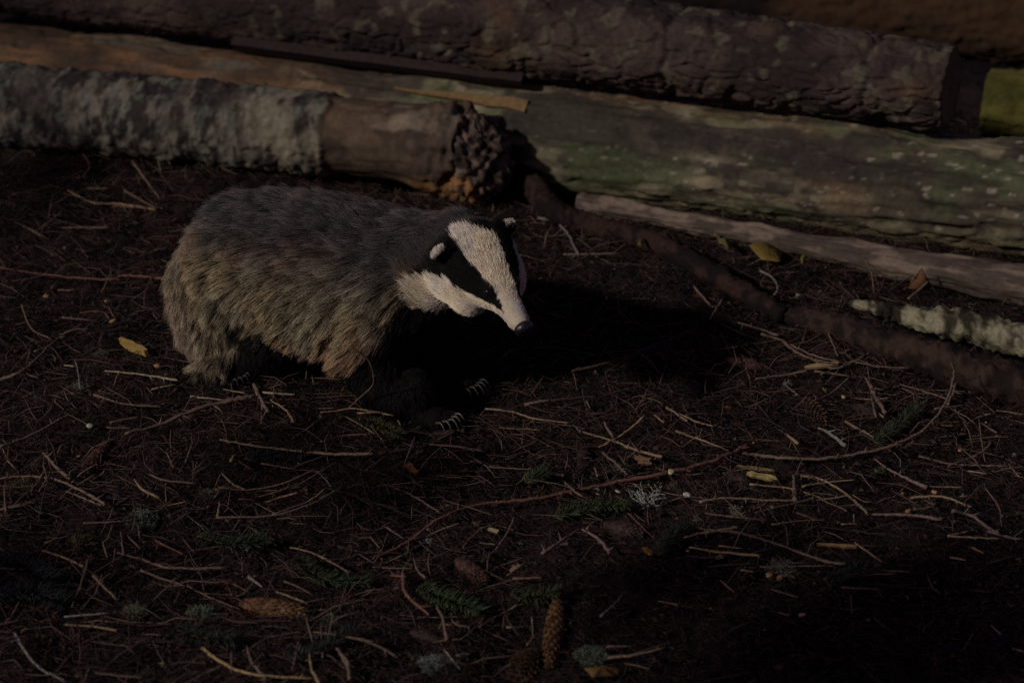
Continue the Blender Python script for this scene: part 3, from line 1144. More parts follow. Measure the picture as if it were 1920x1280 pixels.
CONE_COL = {
    'orange': [(0.25, 0.125, 0.045), (0.21, 0.10, 0.04), (0.28, 0.15, 0.06)], 'red': [(0.13, 0.055, 0.04), (0.10, 0.045, 0.033), (0.15, 0.07, 0.05)],
    'dark': [(0.055, 0.032, 0.027), (0.07, 0.036, 0.03), (0.045, 0.028, 0.025)], 'brown': [(0.15, 0.085, 0.05), (0.12, 0.07, 0.04), (0.18, 0.1, 0.055)],
}
CONES = [
    # px base, px tip, width px, colour, openness, label
    ((452, 1132), (572, 1150), 46, 'orange', 0.18, 'orange brown spruce cone lying flat among reddish needles'),
    ((1046, 1125), (1030, 1252), 46, 'orange', 0.14, 'large orange brown spruce cone beside the green moss, pointing away'),
    ((1008, 1225), (968, 1268), 48, 'brown', 0.5, 'open brown cone with spread scales against the large orange cone'),
    ((205, 830), (155, 895), 40, 'red', 0.12, 'dull reddish spruce cone beside the thick brown stick'),
    ((1098, 838), (1082, 900), 36, 'dark', 0.12, 'dark shaded cone above the white chips'),
    ((1130, 985), (1205, 1003), 42, 'dark', 0.14, 'dark reddish cone directly below the bushy grey lichen'),
    ((1512, 752), (1542, 792), 36, 'brown', 0.3, 'small round brown cone under the crossing twigs'),
    ((1362, 888), (1402, 908), 30, 'dark', 0.15, 'small dark oval cone beside the yellow wood chip'),
    ((856, 1050), (910, 1090), 38, 'red', 0.2, 'reddish cone half buried above the upright cone'),
    ((1358, 676), (1430, 688), 30, 'red', 0.15, 'faint reddish cone in the badger\'s shadow'),
    ((1602, 762), (1640, 778), 30, 'dark', 0.15, 'dark purplish cone beside the round brown cone'),
    ((770, 1185), (820, 1200), 28, 'dark', 0.2, 'dark cone half hidden below the green spruce sprig'),
]
for i, (pb, pt, w, ck, op, lab) in enumerate(CONES):
    w3 = w / FPX * np.linalg.norm(on_ground(*pb) - np.array([0, 0, CAM_H]))
    A, B = on_ground(*pb, w3 * 0.25), on_ground(*pt, w3 * 0.2)
    L = float(np.linalg.norm(B - A))
    e = obj('spruce_cone', None, loc=A, label=lab, cat='cone', group='fallen cones')
    x = Vector(B - A).normalized()
    zax = Vector((0, 0, 1))
    yax = zax.cross(x).normalized()
    zax = x.cross(yax)
    e.rotation_euler = Matrix((x, yax, zax)).transposed().to_euler()
    mc, ms = cone_meshes(L, w3 * 0.5, op, [tuple(0.5 * np.array(c)) for c in CONE_COL[ck]], i)
    obj('core', mc, M['cone'], e)
    obj('scales', ms, M['cone'], e, kind='stuff')

# ---------------------------------------------------------------- lichen tufts and moss clumps
def lichen_mesh(R, seed, cols, depth=4, arms=16, flat=0.6, thick=0.035):
    rg = np.random.default_rng(seed)
    b = Build()

    def grow(p, d, ln, r, k):
        n = 3
        bend = rg.normal(0, 0.25, 3)
        pts = [p]
        for _ in range(n):
            d = d + bend * 0.3 + rg.normal(0, 0.12, 3)
            d = d / np.linalg.norm(d)
            pts.append(pts[-1] + d * ln / n)
        c = np.array(cols[rg.integers(0, len(cols))]) * rg.uniform(0.8, 1.2)
        b.tube(np.array(pts), np.linspace(r, r * 0.7, n + 1), c, 4, 0.2, seed)
        if k > 0:
            for _ in range(2 if rg.random() < 0.85 else 3):
                dd = d + rg.normal(0, 0.55, 3)
                grow(pts[-1], dd / np.linalg.norm(dd), ln * rg.uniform(0.55, 0.8), r * 0.72, k - 1)

    for i in range(arms):
        a = rg.uniform(0, 2 * math.pi)
        e = rg.uniform(0.05, 1.4)
        d = np.array([math.cos(a) * math.cos(e), math.sin(a) * math.cos(e), math.sin(e) * flat + 0.1])
        grow(rg.normal(0, 0.08, 3) * R * np.array([1, 1, 0]), d / np.linalg.norm(d), R * rg.uniform(0.35, 0.55), R * thick, depth - 1)
    return b.mesh('lichen_tuft')


def moss_mesh(R, seed, cols, n=2600, h=0.6):
    rg = np.random.default_rng(seed)
    d = rg.normal(size=(n, 3))
    d /= np.linalg.norm(d, axis=1)[:, None]
    d[:, 2] = abs(d[:, 2])
    lump = 0.35 + 1.3 * fbm(d * 2.6 + seed, 3, seed)
    root = d * np.array([1, 1, h]) * (R * 0.72 * lump)[:, None]
    ln = R * rg.uniform(0.10, 0.30, n)
    g = d + rg.normal(0, 0.8, (n, 3))
    g /= np.linalg.norm(g, axis=1)[:, None]
    s = np.cross(g, rg.normal(size=(n, 3)))
    s /= np.linalg.norm(s, axis=1)[:, None]
    w = R * rg.uniform(0.010, 0.024, n)
    P = np.stack([root - s * w[:, None], root + s * w[:, None], root + g * (ln * 0.6)[:, None] + s * (w * 0.8)[:, None], root + g * ln[:, None], root + g * (ln * 0.6)[:, None] - s * (w * 0.8)[:, None]], 1)
    V = P.reshape(-1, 3)
    F = (np.array([[0, 1, 2, 4]])[None] + (np.arange(n) * 5)[:, None, None]).reshape(-1, 4).tolist() + (np.array([[4, 2, 3]])[None] + (np.arange(n) * 5)[:, None, None]).reshape(-1, 3).tolist()
    cols = np.array(cols)
    C = np.repeat(cols[rg.integers(0, len(cols), n)] * rg.uniform(0.7, 1.3, (n, 1)), 5, 0)
    # heart of the clump
    b = Build()
    b.add(V, F, C)
    k = 10
    for i in range(k):
        pass
    u, v = np.meshgrid(np.linspace(0, 2 * math.pi, 15)[:-1], np.linspace(0, math.pi / 2, 6))
    D = np.stack([np.cos(u) * np.cos(v), np.sin(u) * np.cos(v), np.sin(v)], -1).reshape(-1, 3)
    lump = 0.35 + 1.3 * fbm(D * 2.6 + seed, 3, seed)
    HV = D * np.array([1, 1, h]) * (R * 0.72 * lump)[:, None]
    id_ = np.arange(84).reshape(6, 14)
    nx = np.roll(id_, -1, 1)
    b.add(HV, np.stack([id_[:-1], nx[:-1], nx[1:], id_[1:]], -1).reshape(-1, 4).tolist(), cols[0] * 0.8)
    return b.mesh('moss_clump')


GREY = [(0.36, 0.39, 0.34), (0.28, 0.32, 0.28), (0.42, 0.43, 0.37)]
DULL = [(0.16, 0.165, 0.12), (0.12, 0.13, 0.09), (0.2, 0.19, 0.14)]
GREEN = [(0.13, 0.165, 0.115), (0.165, 0.20, 0.145), (0.09, 0.12, 0.075)]
OLIVE = [(0.09, 0.085, 0.04), (0.12, 0.11, 0.055), (0.065, 0.065, 0.03)]
TUFTS = [
    ((1212, 940), 40, 'L', GREY, 'bushy pale grey lichen tuft, the largest, beside the long snaking branch'),
    ((1263, 912), 15, 'L', DULL, 'small grey green lichen sprig just above the bushy grey lichen'),
    ((1380, 962), 18, 'L', [(0.36, 0.35, 0.25), (0.28, 0.28, 0.2)], 'small cream lichen rosette under the crossed twigs'),
    ((1303, 972), 14, 'L', DULL, 'dull lichen scrap beside the small cream rosette'),
    ((802, 1016), 11, 'L', GREY, 'tiny pale lichen scrap near the long snaking branch'),
    ((157, 724), 22, 'L', [(0.19, 0.2, 0.15), (0.14, 0.15, 0.12)], 'straggly grey lichen below the pale wooden peg'),
    ((1652, 884), 13, 'L', [(0.17, 0.27, 0.13), (0.13, 0.22, 0.1)], 'tiny bright green lichen sprig under the arching twig'),
    ((1476, 722), 12, 'L', GREY, 'pale lichen scrap at the end of a grey twig'),
    ((1725, 752), 13, 'L', DULL, 'dull grey lichen scrap inside the arching twig'),
    ((265, 968), 34, 'M', GREEN, 'pale green moss clump beside the reddish cone'),
    ((620, 1160), 22, 'M', GREEN, 'small green moss tuft beside the orange cone'),
    ((378, 1146), 34, 'M', GREEN, 'low green moss pad before the orange cone'),
    ((1108, 1222), 34, 'M', GREEN, 'green moss clump beside the large upright cone'),
    ((150, 1015), 34, 'M', OLIVE, 'olive moss patch below the pale green clump'),
    ((255, 1140), 26, 'M', DULL, 'dull grey moss pad beside the low green pad'),
    ((1466, 1062), 36, 'M', DULL, 'grey green lichen ball above two orange caps'),
    ((815, 1238), 34, 'M', [(0.17, 0.19, 0.17), (0.13, 0.15, 0.13)], 'pale grey lichen pad below the green spruce sprig'),
    ((190, 662), 16, 'M', DULL, 'small grey moss pad beside the pale wooden peg'),
    ((48, 245), 26, 'M', [(0.10, 0.135, 0.125), (0.08, 0.11, 0.1)], 'bluish green lichen clump at the foot of the lichen crusted log'),
    ((390, 922), 16, 'M', DULL, 'greyish lichen flap among the curved twigs'),
    ((40, 905), 26, 'M', OLIVE, 'olive moss patch beside the reddish cone'),
    ((1165, 880), 18, 'L', DULL, 'thin grey lichen strands above the bushy grey lichen'),
]
for i, (p, r, kind, cols, lab) in enumerate(TUFTS):
    R = r / FPX * np.linalg.norm(on_ground(*p) - np.array([0, 0, CAM_H]))
    me = lichen_mesh(R, 40 + i, cols) if kind == 'L' else moss_mesh(R, 40 + i, cols, h=0.5)
    o = obj('lichen_tuft' if kind == 'L' else 'moss_clump', me, M['tuft'], loc=on_ground(p[0], p[1] + r * 0.3, 0.002), label=lab, cat='lichen' if kind == 'L' else 'moss')

# ---------------------------------------------------------------- spruce sprigs
SPRIGS = [
    # stem pixels, needle length px, colour, label
    ([(785, 1100), (830, 1122), (905, 1145)], 26, (0.042, 0.068, 0.030), 'fresh green spruce sprig beside the reddish crooked twig'),
    ([(1040, 968), (1110, 950), (1180, 948)], 20, (0.035, 0.05, 0.022), 'dull green spruce sprig below the long snaking branch'),
    ([(370, 1005), (430, 1020), (500, 1010)], 24, (0.028, 0.042, 0.024), 'dark green spruce sprig behind the orange cone'),
    ([(560, 1050), (610, 1085), (690, 1090)], 22, (0.03, 0.045, 0.022), 'dark green spruce sprig above the green moss tuft'),
    ([(-20, 1050), (40, 1062), (95, 1090)], 34, (0.020, 0.026, 0.026), 'blue black spruce sprig below the olive moss'),
    ([(-10, 1120), (60, 1110), (120, 1130)], 30, (0.020, 0.026, 0.026), 'second blue black spruce sprig below the olive moss'),
    ([(1545, 1085), (1590, 1075), (1640, 1062)], 20, (0.028, 0.03, 0.026), 'dark spruce sprig beside the grey lichen ball'),
    ([(1235, 1040), (1255, 1010), (1285, 985)], 20, (0.03, 0.036, 0.022), 'dull spruce sprig between the dark cone and tan twigs'),
    ([(690, 790), (720, 800), (752, 815)], 16, (0.05, 0.055, 0.026), 'olive spruce sprig tangled beside the badger\'s paw'),
    ([(1640, 830), (1680, 800), (1720, 765)], 18, (0.032, 0.04, 0.022), 'dim green spruce sprig inside the arching twig'),
    ([(985, 905), (1000, 895), (1020, 885)], 18, (0.04, 0.055, 0.03), 'short spruce sprig beside the white chips'),
    ([(330, 1180), (380, 1195), (440, 1200)], 22, (0.022, 0.032, 0.024), 'dark spruce sprig below the low green moss pad'),
    ([(460, 860), (520, 850), (580, 850)], 20, (0.022, 0.026, 0.024), 'blackish spruce sprig below the badger\'s belly'),
    ([(960, 1110), (1000, 1120), (1050, 1108)], 20, (0.035, 0.042, 0.022), 'dull spruce sprig above the large upright cone'),
    ([(540, 1235), (600, 1215), (660, 1180)], 20, (0.024, 0.03, 0.026), 'dark spruce sprig below the small green moss tuft'),
]
for i, (px, nl, c, lab) in enumerate(SPRIGS):
    rg = np.random.default_rng(300 + i)
    pts = np.array([on_ground(x, y, 0.012 + 0.006 * k) for k, (x, y) in enumerate(px)])
    k3 = np.linalg.norm(pts[0] - np.array([0, 0, CAM_H])) / FPX
    path = catmull(pts, 40)
    e = obj('spruce_sprig', None, loc=pts[0], label=lab, cat='sprig')
    rel = path - pts[0]
    st = Build()
    st.tube(rel, np.linspace(0.0018, 0.0009, 40), (0.09, 0.055, 0.03), 6, 0.1, i)
    obj('stem', st.mesh('stem'), M['litter'], e)
    nd = Build()
    n = 280
    for j in range(n):
        t = rg.integers(0, 39)
        d = rel[t + 1] - rel[t]
        d /= np.linalg.norm(d)
        side = rg.normal(size=3)
        side[2] = abs(side[2]) * 0.5
        side -= d * side.dot(d)
        side /= np.linalg.norm(side)
        g = d * rg.uniform(0.4, 0.9) + side
        g /= np.linalg.norm(g)
        ln = nl * 1.35 * k3 * rg.uniform(0.6, 1.0)
        p = rel[t]
        q = p + g * ln + np.array([0, 0, -0.1 * ln])
        nd.tube(np.array([p, (p + q) / 2 + g * 0.0, q]), np.array([0.0006, 0.0007, 0.0003]), np.array(c) * rg.uniform(1.0, 2.4), 3, 0, j)
    obj('needles', nd.mesh('needles'), M['litter'], e, kind='stuff')

# ---------------------------------------------------------------- wood chips, seeds, leaves
def chip(name, p0, p1, w, thick, col, seed, label, cat='chip', group=None, lift=0.014, pointed=False):
    rg = np.random.default_rng(seed)
    A, B = on_ground(*p0, lift), on_ground(*p1, lift + rg.uniform(-0.002, 0.006))
    k3 = np.linalg.norm(A - np.array([0, 0, CAM_H])) / FPX
    w3, t3 = w * k3 * 0.5, thick * k3
    x = (B - A)
    L = np.linalg.norm(x)
    x /= L
    up = np.array([rg.normal(0, .2), -0.45, 1.0])
    y = np.cross(up, x)
    y /= np.linalg.norm(y)
    z = np.cross(x, y)
    n = 7
    V = []
    for i in range(n):
        t = i / (n - 1)
        ww = w3 * (0.5 + 0.7 * rg.random()) * (0.35 if (pointed and i in (0, n - 1)) else (0.7 if i in (0, n - 1) else 1))
        zz = t3 * (rg.random() - 0.5) * 0.3
        c = A + x * t * L + z * zz
        V += [c - y * ww, c + y * ww, c + y * ww * 0.9 - z * t3, c - y * ww * 0.9 - z * t3]
    V = np.array(V)
    F = []
    for i in range(n - 1):
        for k in range(4):
            a, b = i * 4 + k, i * 4 + (k + 1) % 4
            F.append((a, b, b + 4, a + 4))
    F += [(3, 2, 1, 0), tuple((n - 1) * 4 + k for k in range(4))]
    C = np.array(col) * 0.72 * (0.75 + 0.5 * fbm(V * 150, 2, seed))[:, None]
    return obj(name, mesh_from(name, V, F, C, smooth=False), M['wood'], label=label, cat=cat, group=group)


chip('wooden_peg', (225, 634), (273, 656), 15, 12, (0.42, 0.28, 0.085), 1, 'bright yellow wooden peg lying beside the badger\'s tail', 'peg', lift=0.022)
chip('wood_chip', (1400, 886), (1458, 897), 15, 6, (0.40, 0.31, 0.13), 2, 'pale yellow wood chip lying beside the small dark oval cone', pointed=True)
chip('wood_chip', (1382, 872), (1452, 882), 8, 5, (0.26, 0.18, 0.07), 3, 'narrow yellowish splinter just above the pale yellow chip', pointed=True)
chip('wood_chip', (1508, 687), (1572, 680), 9, 6, (0.27, 0.2, 0.1), 4, 'narrow pale wood chip below the purplish branch', pointed=True)
chip('wood_chip', (1532, 1018), (1606, 1024), 8, 6, (0.25, 0.155, 0.075), 5, 'ragged tan wood chip on the edge of the bare dark peat', pointed=True)
chip('wood_chip', (1190, 855), (1220, 860), 10, 5, (0.24, 0.14, 0.075), 6, 'tan wood chip above the bushy grey lichen')
chip('wood_chip', (1196, 866), (1222, 868), 6, 4, (0.2, 0.11, 0.07), 61, 'thin tan splinter under the tan chip above the bushy lichen')
chip('wood_chip', (1030, 888), (1056, 890), 6, 4, (0.40, 0.33, 0.22), 7, 'cream splinter beside the dark shaded cone')
chip('wood_chip', (816, 812), (870, 806), 14, 6, (0.10, 0.07, 0.05), 8, 'dull bark chip right under the badger\'s claws')
chip('wood_chip', (762, 868), (780, 884), 14, 4, (0.26, 0.11, 0.04), 9, 'rusty bark scale below the badger\'s paw')
chip('wood_chip', (915, 990), (934, 996), 8, 4, (0.33, 0.26, 0.14), 10, 'small cream chip beside the long snaking branch')
chip('wood_chip', (1208, 1024), (1222, 1036), 13, 5, (0.28, 0.13, 0.04), 11, 'small orange bark flake below the dark reddish cone')
chip('wood_chip', (958, 1068), (974, 1058), 10, 5, (0.28, 0.19, 0.12), 12, 'tan chip between the reddish cone and the pink twig')

LEAVES = [
    ([(1405, 460), (1432, 452), (1468, 472), (1462, 490), (1428, 486)], 0.02, (0.34, 0.24, 0.05), 'yellow leaf tucked under the pinkish pole'),
    ([(1342, 440), (1356, 442), (1370, 458), (1362, 466), (1348, 456)], 0.03, (0.22, 0.18, 0.06), 'olive yellow leaf beside the end of the pole'),
    ([(1195, 458), (1203, 445), (1210, 450), (1204, 462)], 0.04, (0.2, 0.16, 0.05), 'tiny yellowish leaf scrap on the dark reddish branch'),
    ([(1503, 478), (1511, 478), (1511, 496), (1504, 494)], 0.03, (0.25, 0.18, 0.05), 'narrow yellow scrap beside the yellow leaf'),
    ([(1095, 1252), (1130, 1246), (1170, 1254), (1150, 1266), (1110, 1268)], 0.012, (0.28, 0.17, 0.05), 'ochre leaf below the green moss clump'),
    ([(1332, 442), (1340, 436), (1346, 444)], 0.03, (0.2, 0.15, 0.07), 'tan leaf scrap beside the olive yellow leaf'),
]
for i, (px, lift, c, lab) in enumerate(LEAVES):
    rg = np.random.default_rng(60 + i)
    rim = np.array([on_ground(x, y, lift + rg.uniform(0, 0.01)) for x, y in px])
    rim = np.concatenate([catmull(np.vstack([rim[k], (rim[k] + rim[(k + 1) % len(rim)]) / 2 + rg.normal(0, .0015, 3), rim[(k + 1) % len(rim)]]), 5)[:-1] for k in range(len(rim))])
    cen = rim.mean(0) + np.array([0, 0, 0.006])
    mid = (rim + cen) / 2 + rg.normal(0, 0.0012, rim.shape)
    n = len(rim)
    V = np.concatenate([rim, mid, [cen]])
    V = np.concatenate([V, V - np.array([0, 0, 0.0012])])
    F = []
    o2 = 2 * n + 1
    for k in range(n):
        j = (k + 1) % n
        F += [(k, j, n + j, n + k), (n + k, n + j, 2 * n), (o2 + j, o2 + k, o2 + n + k, o2 + n + j), (o2 + n + j, o2 + n + k, o2 + 2 * n), (k, o2 + k, o2 + j, j)]
    C = np.array(c) * 0.6 * (0.7 + 0.6 * fbm(V * 120, 2, i))[:, None]
    obj('fallen_leaf', mesh_from('fallen_leaf', V, F, C), M['litter'], label=lab, cat='leaf', group='fallen leaves')

# folded brown leaf standing against the pole, with its stalk
fl = at_z(1722, 548, 0.02)
rim = [(1702, 540), (1712, 520), (1728, 502), (1738, 522), (1748, 536), (1740, 545)]
Y0 = fl[1]
V = np.array([at_y(x, y, Y0 + 0.012 * (1 if k in (3, 4, 5) else -1) * (0 if k == 2 else 1)) for k, (x, y) in enumerate(rim)])
V = np.concatenate([V, V + np.array([0.0008, 0.0015, 0])])
F = [(0, 1, 2), (0, 2, 5), (2, 3, 5), (3, 4, 5)] + [(8, 7, 6), (11, 8, 6), (11, 9, 8), (11, 10, 9)] + [(k, k + 6, (k + 1) % 6 + 6, (k + 1) % 6) for k in range(6)]
lf = obj('fallen_leaf', mesh_from('folded_leaf', V, F, np.tile((0.19, 0.09, 0.045), (12, 1))), M['litter'], label='folded rusty brown leaf standing against the pinkish pole', cat='leaf', group='fallen leaves')
sb = Build()
sb.tube(catmull(np.array([at_y(1740, 528, Y0), at_y(1722, 545, Y0 - 0.02), at_y(1703, 560, Y0 - 0.05)]), 10), np.full(10, 0.0022), (0.2, 0.15, 0.09), 6)
obj('stalk', sb.mesh('stalk'), M['litter'], lf)

BITS = [
    ((1258, 882), 11, 'disc', (0.50, 0.43, 0.24), 'round cream seed husk lying on the long snaking branch'),
    ((1288, 925), 11, 'disc', (0.55, 0.52, 0.44), 'round white seed husk below the long snaking branch'),
    ((1159, 919), 11, 'disc', (0.50, 0.44, 0.36), 'white seed husk on the other side of the bushy lichen'),
    ((1121, 924), 6, 'disc', (0.3, 0.36, 0.18), 'pale green scrap beside the white seed husk'),
    ((1504, 1150), 10, 'nut', (0.42, 0.30, 0.22), 'pale pinkish nut lying on the bare dark peat'),
    ((1581, 742), 9, 'nut', (0.33, 0.24, 0.14), 'tan nut inside the arching twig'),
    ((1801, 842), 8, 'nut', (0.34, 0.19, 0.09), 'orange crumb outside the arching twig'),
    ((1752, 920), 9, 'nut', (0.36, 0.20, 0.10), 'orange nut fragment above the folded tan twigs'),
    ((1442, 1076), 12, 'nut', (0.28, 0.16, 0.07), 'orange mushroom cap under the grey lichen ball'),
    ((1463, 1080), 11, 'nut', (0.25, 0.14, 0.06), 'second, rounder orange cap under the grey lichen ball'),
    ((200, 563), 8, 'nut', (0.27, 0.19, 0.11), 'pale nut beside the reddish twig behind the badger'),
    ((87, 553), 10, 'nut', (0.25, 0.18, 0.1), 'pale flake below the long reddish twig'),
    ((212, 600), 11, 'nut', (0.24, 0.15, 0.07), 'tan flake above the yellow wooden peg'),
    ((295, 684), 11, 'nut', (0.26, 0.14, 0.06), 'orange flake against the badger\'s tail'),
    ((168, 796), 11, 'nut', (0.27, 0.29, 0.22), 'greyish white flake above the reddish cone'),
    ((1887, 647), 12, 'nut', (0.32, 0.2, 0.13), 'pale orange flake under the lichen crusted stick'),
    ((1655, 588), 16, 'disc', (0.30, 0.27, 0.23), 'whitish flake leaning on the lichen crusted stick'),
    ((1692, 923), 7, 'nut', (0.3, 0.19, 0.1), 'small tan nut near the thick pinkish twig'),
    ((1290, 1030), 6, 'nut', (0.3, 0.18, 0.1), 'orange crumb beside the dull spruce sprig'),
    ((1703, 955), 11, 'nut', (0.27, 0.13, 0.06), 'rusty flake on the folded tan twig'),
    ((1413, 828), 6, 'nut', (0.27, 0.15, 0.09), 'orange crumb above the arching twig\'s base'),
]
def blob(R, flat, seed, col):
    rg = np.random.default_rng(seed)
    u, v = np.meshgrid(np.linspace(0, 2 * math.pi, 13)[:-1], np.linspace(-math.pi / 2, math.pi / 2, 8))
    D = np.stack([np.cos(u) * np.cos(v), np.sin(u) * np.cos(v), np.sin(v)], -1).reshape(-1, 3)
    k = 1 + 0.35 * (fbm(D * 1.6 + seed, 2, seed) - 0.5) * 2
    V = D * k[:, None] * R * np.array([1.15, 0.85, flat])
    id_ = np.arange(96).reshape(8, 12)
    nx = np.roll(id_, -1, 1)
    F = np.stack([id_[:-1], nx[:-1], nx[1:], id_[1:]], -1).reshape(-1, 4)
    C = np.array(col) * (0.7 + 0.6 * fbm(V * 300, 2, seed))[:, None]
    return mesh_from('blob', V, F, C)


for i, (p, w, kd, c, lab) in enumerate(BITS):
    R = w * 0.6 / FPX * np.linalg.norm(on_ground(*p) - np.array([0, 0, CAM_H]))
    nm = 'seed_husk' if kd == 'disc' else ('mushroom_cap' if 'cap under' in lab else ('nut' if 'nut' in lab else 'bark_flake'))
    o = obj(nm, blob(R, 0.3 if kd == 'disc' else 0.6, i, c), M['wood'], loc=on_ground(p[0], p[1] + 2, 0.012 if kd == 'nut' else 0.02), label=lab, cat=nm.split('_')[-1])
    o.rotation_euler = (0.5 if kd == 'disc' else random.uniform(-.3, .3), random.uniform(-.3, .3), random.uniform(0, 6.28))

# ---------------------------------------------------------------- the badger
HEAD_A = np.array([0.46, -0.71, -0.52])
HEAD_A /= np.linalg.norm(HEAD_A)
t0 = np.array([0, 0, 1.0]) - HEAD_A * HEAD_A[2]
t0 /= np.linalg.norm(t0)
l0 = np.cross(HEAD_A, t0)
ROLL = math.radians(13)
HEAD_L = l0 * math.cos(ROLL) - t0 * math.sin(ROLL)      # towards the badger's right, the side we see
HEAD_T = np.cross(HEAD_L, HEAD_A)
if HEAD_T.dot(t0) < 0:
    HEAD_T = -HEAD_T
NOSE = at_y(984, 616, 3.20)


HS = 0.87


def hp(b, l, t):
    return NOSE - HEAD_A * b * HS + HEAD_L * l * HS + HEAD_T * t * HS


def ellipsoid(c, ax, rad, nu=20, nv=12):
    u, v = np.meshgrid(np.linspace(0, 2 * math.pi, nu + 1)[:-1], np.linspace(-math.pi / 2, math.pi / 2, nv))
    D = np.stack([np.cos(u) * np.cos(v), np.sin(u) * np.cos(v), np.sin(v)], -1).reshape(-1, 3)
    V = np.asarray(c) + (D * np.asarray(rad)) @ np.asarray(ax)
    id_ = np.arange(nu * nv).reshape(nv, nu)
    nx = np.roll(id_, -1, 1)
    return V, np.stack([id_[:-1], nx[:-1], nx[1:], id_[1:]], -1).reshape(-1, 4)


U = np.array([0.915, -0.405, 0])
U /= np.linalg.norm(U)
RT = np.array([U[1], -U[0], 0])            # towards the badger's right side
BODY_AX = np.array([U, RT, [0, 0, 1]])
HEAD_AX = np.array([-HEAD_A, HEAD_L, HEAD_T])
shapes = []


def blend_chain(sta, ax):
    """many overlapping ellipsoids along stations (centre, side radius, height radius)"""
    for i in range(len(sta) - 1):
        (c0, w0, h0), (c1, w1, h1) = sta[i], sta[i + 1]
        c0, c1 = np.array(c0), np.array(c1)
        n = max(2, int(np.linalg.norm(c1 - c0) / 0.012))
        for k in range(n):
            t = k / n
            w, h = w0 + (w1 - w0) * t, h0 + (h1 - h0) * t
            shapes.append(ellipsoid(c0 + (c1 - c0) * t, ax, (min(w, h) * 0.8, w, h)))


S1 = np.array([-0.405, 3.56, 0.0])          # pelvis on the ground plan
S2 = np.array([-0.175, 3.45, 0.0])          # shoulders
BODY = [
    (S1 - U * 0.055 + [0, 0, .165], .066, .072), (S1 - U * 0.01 + [0, 0, .170], .104, .100), (S1 + U * 0.055 + [0, 0, .168], .122, .112),
    (S1 + U * 0.115 + [0, 0, .165], .132, .118), (S1 + U * 0.185 + [0, 0, .165], .130, .115), (S2 + [0, 0, .172], .114, .106),
    ((S2 + [0, 0, .178]) * .45 + hp(0.215, 0, -0.088) * .55, .080, .074), (hp(0.215, 0, -0.078), .062, .056), (hp(0.17, 0, -0.044), .050, .046),
]
blend_chain(BODY, BODY_AX)
HEADS = [(0.006, .0135, .0125, -.005), (0.02, .0195, .018, -.007), (0.045, .0225, .0205, -.005), (0.075, .029, .032, -.010), (0.10, .041, .043, -.016),
         (0.13, .054, .053, -.024), (0.16, .061, .059, -.029), (0.19, .064, .062, -.042), (0.22, .060, .054, -.066)]
blend_chain([(hp(b, 0, t), w * HS, h * HS) for b, w, h, t in HEADS], HEAD_AX)
# cheeks and brows
for sg in (1, -1):
    shapes.append(ellipsoid(hp(0.145, 0.036 * sg, -0.052), HEAD_AX, (.050, .031, .036)))
    shapes.append(ellipsoid(hp(0.185, 0.042 * sg, -0.064), HEAD_AX, (.054, .032, .040)))
    shapes.append(ellipsoid(hp(0.085, 0.020 * sg, 0.012), HEAD_AX, (.014, .010, .008)))
    # ears
    shapes.append(ellipsoid(hp(0.186, 0.062 * sg, 0.008), HEAD_AX, (.009, .017, .018)))


def limb(pts, rad, ax=np.eye(3)):
    p = catmull(np.array(pts), 26)
    r = np.interp(np.linspace(0, 1, 26), np.linspace(0, 1, len(rad)), rad)
    for c, q in zip(p, r):
        shapes.append(ellipsoid(c, ax, (q, q, q), 14, 9))


def foot(p, fwd, size=1.0):
    f = np.array(fwd, float)
    f /= np.linalg.norm(f)
    ax = np.array([f, np.cross([0, 0, 1.0], f), [0, 0, 1.0]])
    shapes.append(ellipsoid(np.array(p) + f * 0.012, ax, (.040 * size, .026 * size, .017 * size)))
    toes = []
    for k in (-2, -1, 0, 1, 2):
        c = np.array(p) + f * (0.046 - 0.003 * abs(k)) * size + ax[1] * k * 0.0095 * size + np.array([0, 0, 0.0])
        shapes.append(ellipsoid(c, ax, (.013, .0062, .009), 10, 7))
        toes.append((c, f + ax[1] * k * 0.06))
    return toes


def gnd(p, h):
    return np.array([p[0], p[1], float(ground_h(p[0], p[1])) + h])


FN = on_ground(792, 772, 0.022)            # near front paw
FF = FN + np.array([0.035, 0.10, 0])
FF = gnd(FF, 0.022)
RN = on_ground(408, 698, 0.02)             # near hind paw
RF = gnd(RN + np.array([0.10, 0.17, 0]), 0.02)
sh = S2 + [0, 0, .15]
limb([sh + RT * .065, sh + RT * .085 - U * .005 + [0, 0, -.06], FN * .5 + (sh + RT * .085) * .5 + [-.004, 0, -.045], FN + [-.012, .004, .035], FN], [.062, .052, .042, .031, .024])
limb([sh - RT * .065, sh - RT * .085 + [0, 0, -.06], FF * .5 + (sh - RT * .085) * .5 + [0, 0, -.045], FF + [-.012, .004, .03], FF], [.060, .050, .040, .030, .024])
pv = S1 + U * .015 + [0, 0, .13]
limb([pv + RT * .05, pv + RT * .075 + U * .055 + [0, 0, -.045], pv + RT * .085 + U * .01 + [0, 0, -.085], RN + [0, 0, .005]], [.068, .052, .036, .022])
limb([pv - RT * .05, pv - RT * .075 + U * .055 + [0, 0, -.045], RF + [0, 0, .04], RF], [.066, .052, .036, .022])
toes = foot(FN, (0.75, -0.66, 0)) + foot(FF, (0.8, -0.6, 0)) + foot(RN, (0.85, -0.5, 0), .9) + foot(RF, (0.85, -.5, 0), .9)
# tail, hanging down behind the haunch
TAILP = [S1 - U * .085 + [0, 0, .165], S1 - U * .105 + RT * .02 + [0, 0, .125], S1 - U * .085 + RT * .05 + [0, 0, .085], S1 - U * .045 + RT * .075 + [0, 0, .070]]
TAILP = [p_ + U * .022 for p_ in TAILP]
limb(TAILP, [.055, .052, .046, .036])

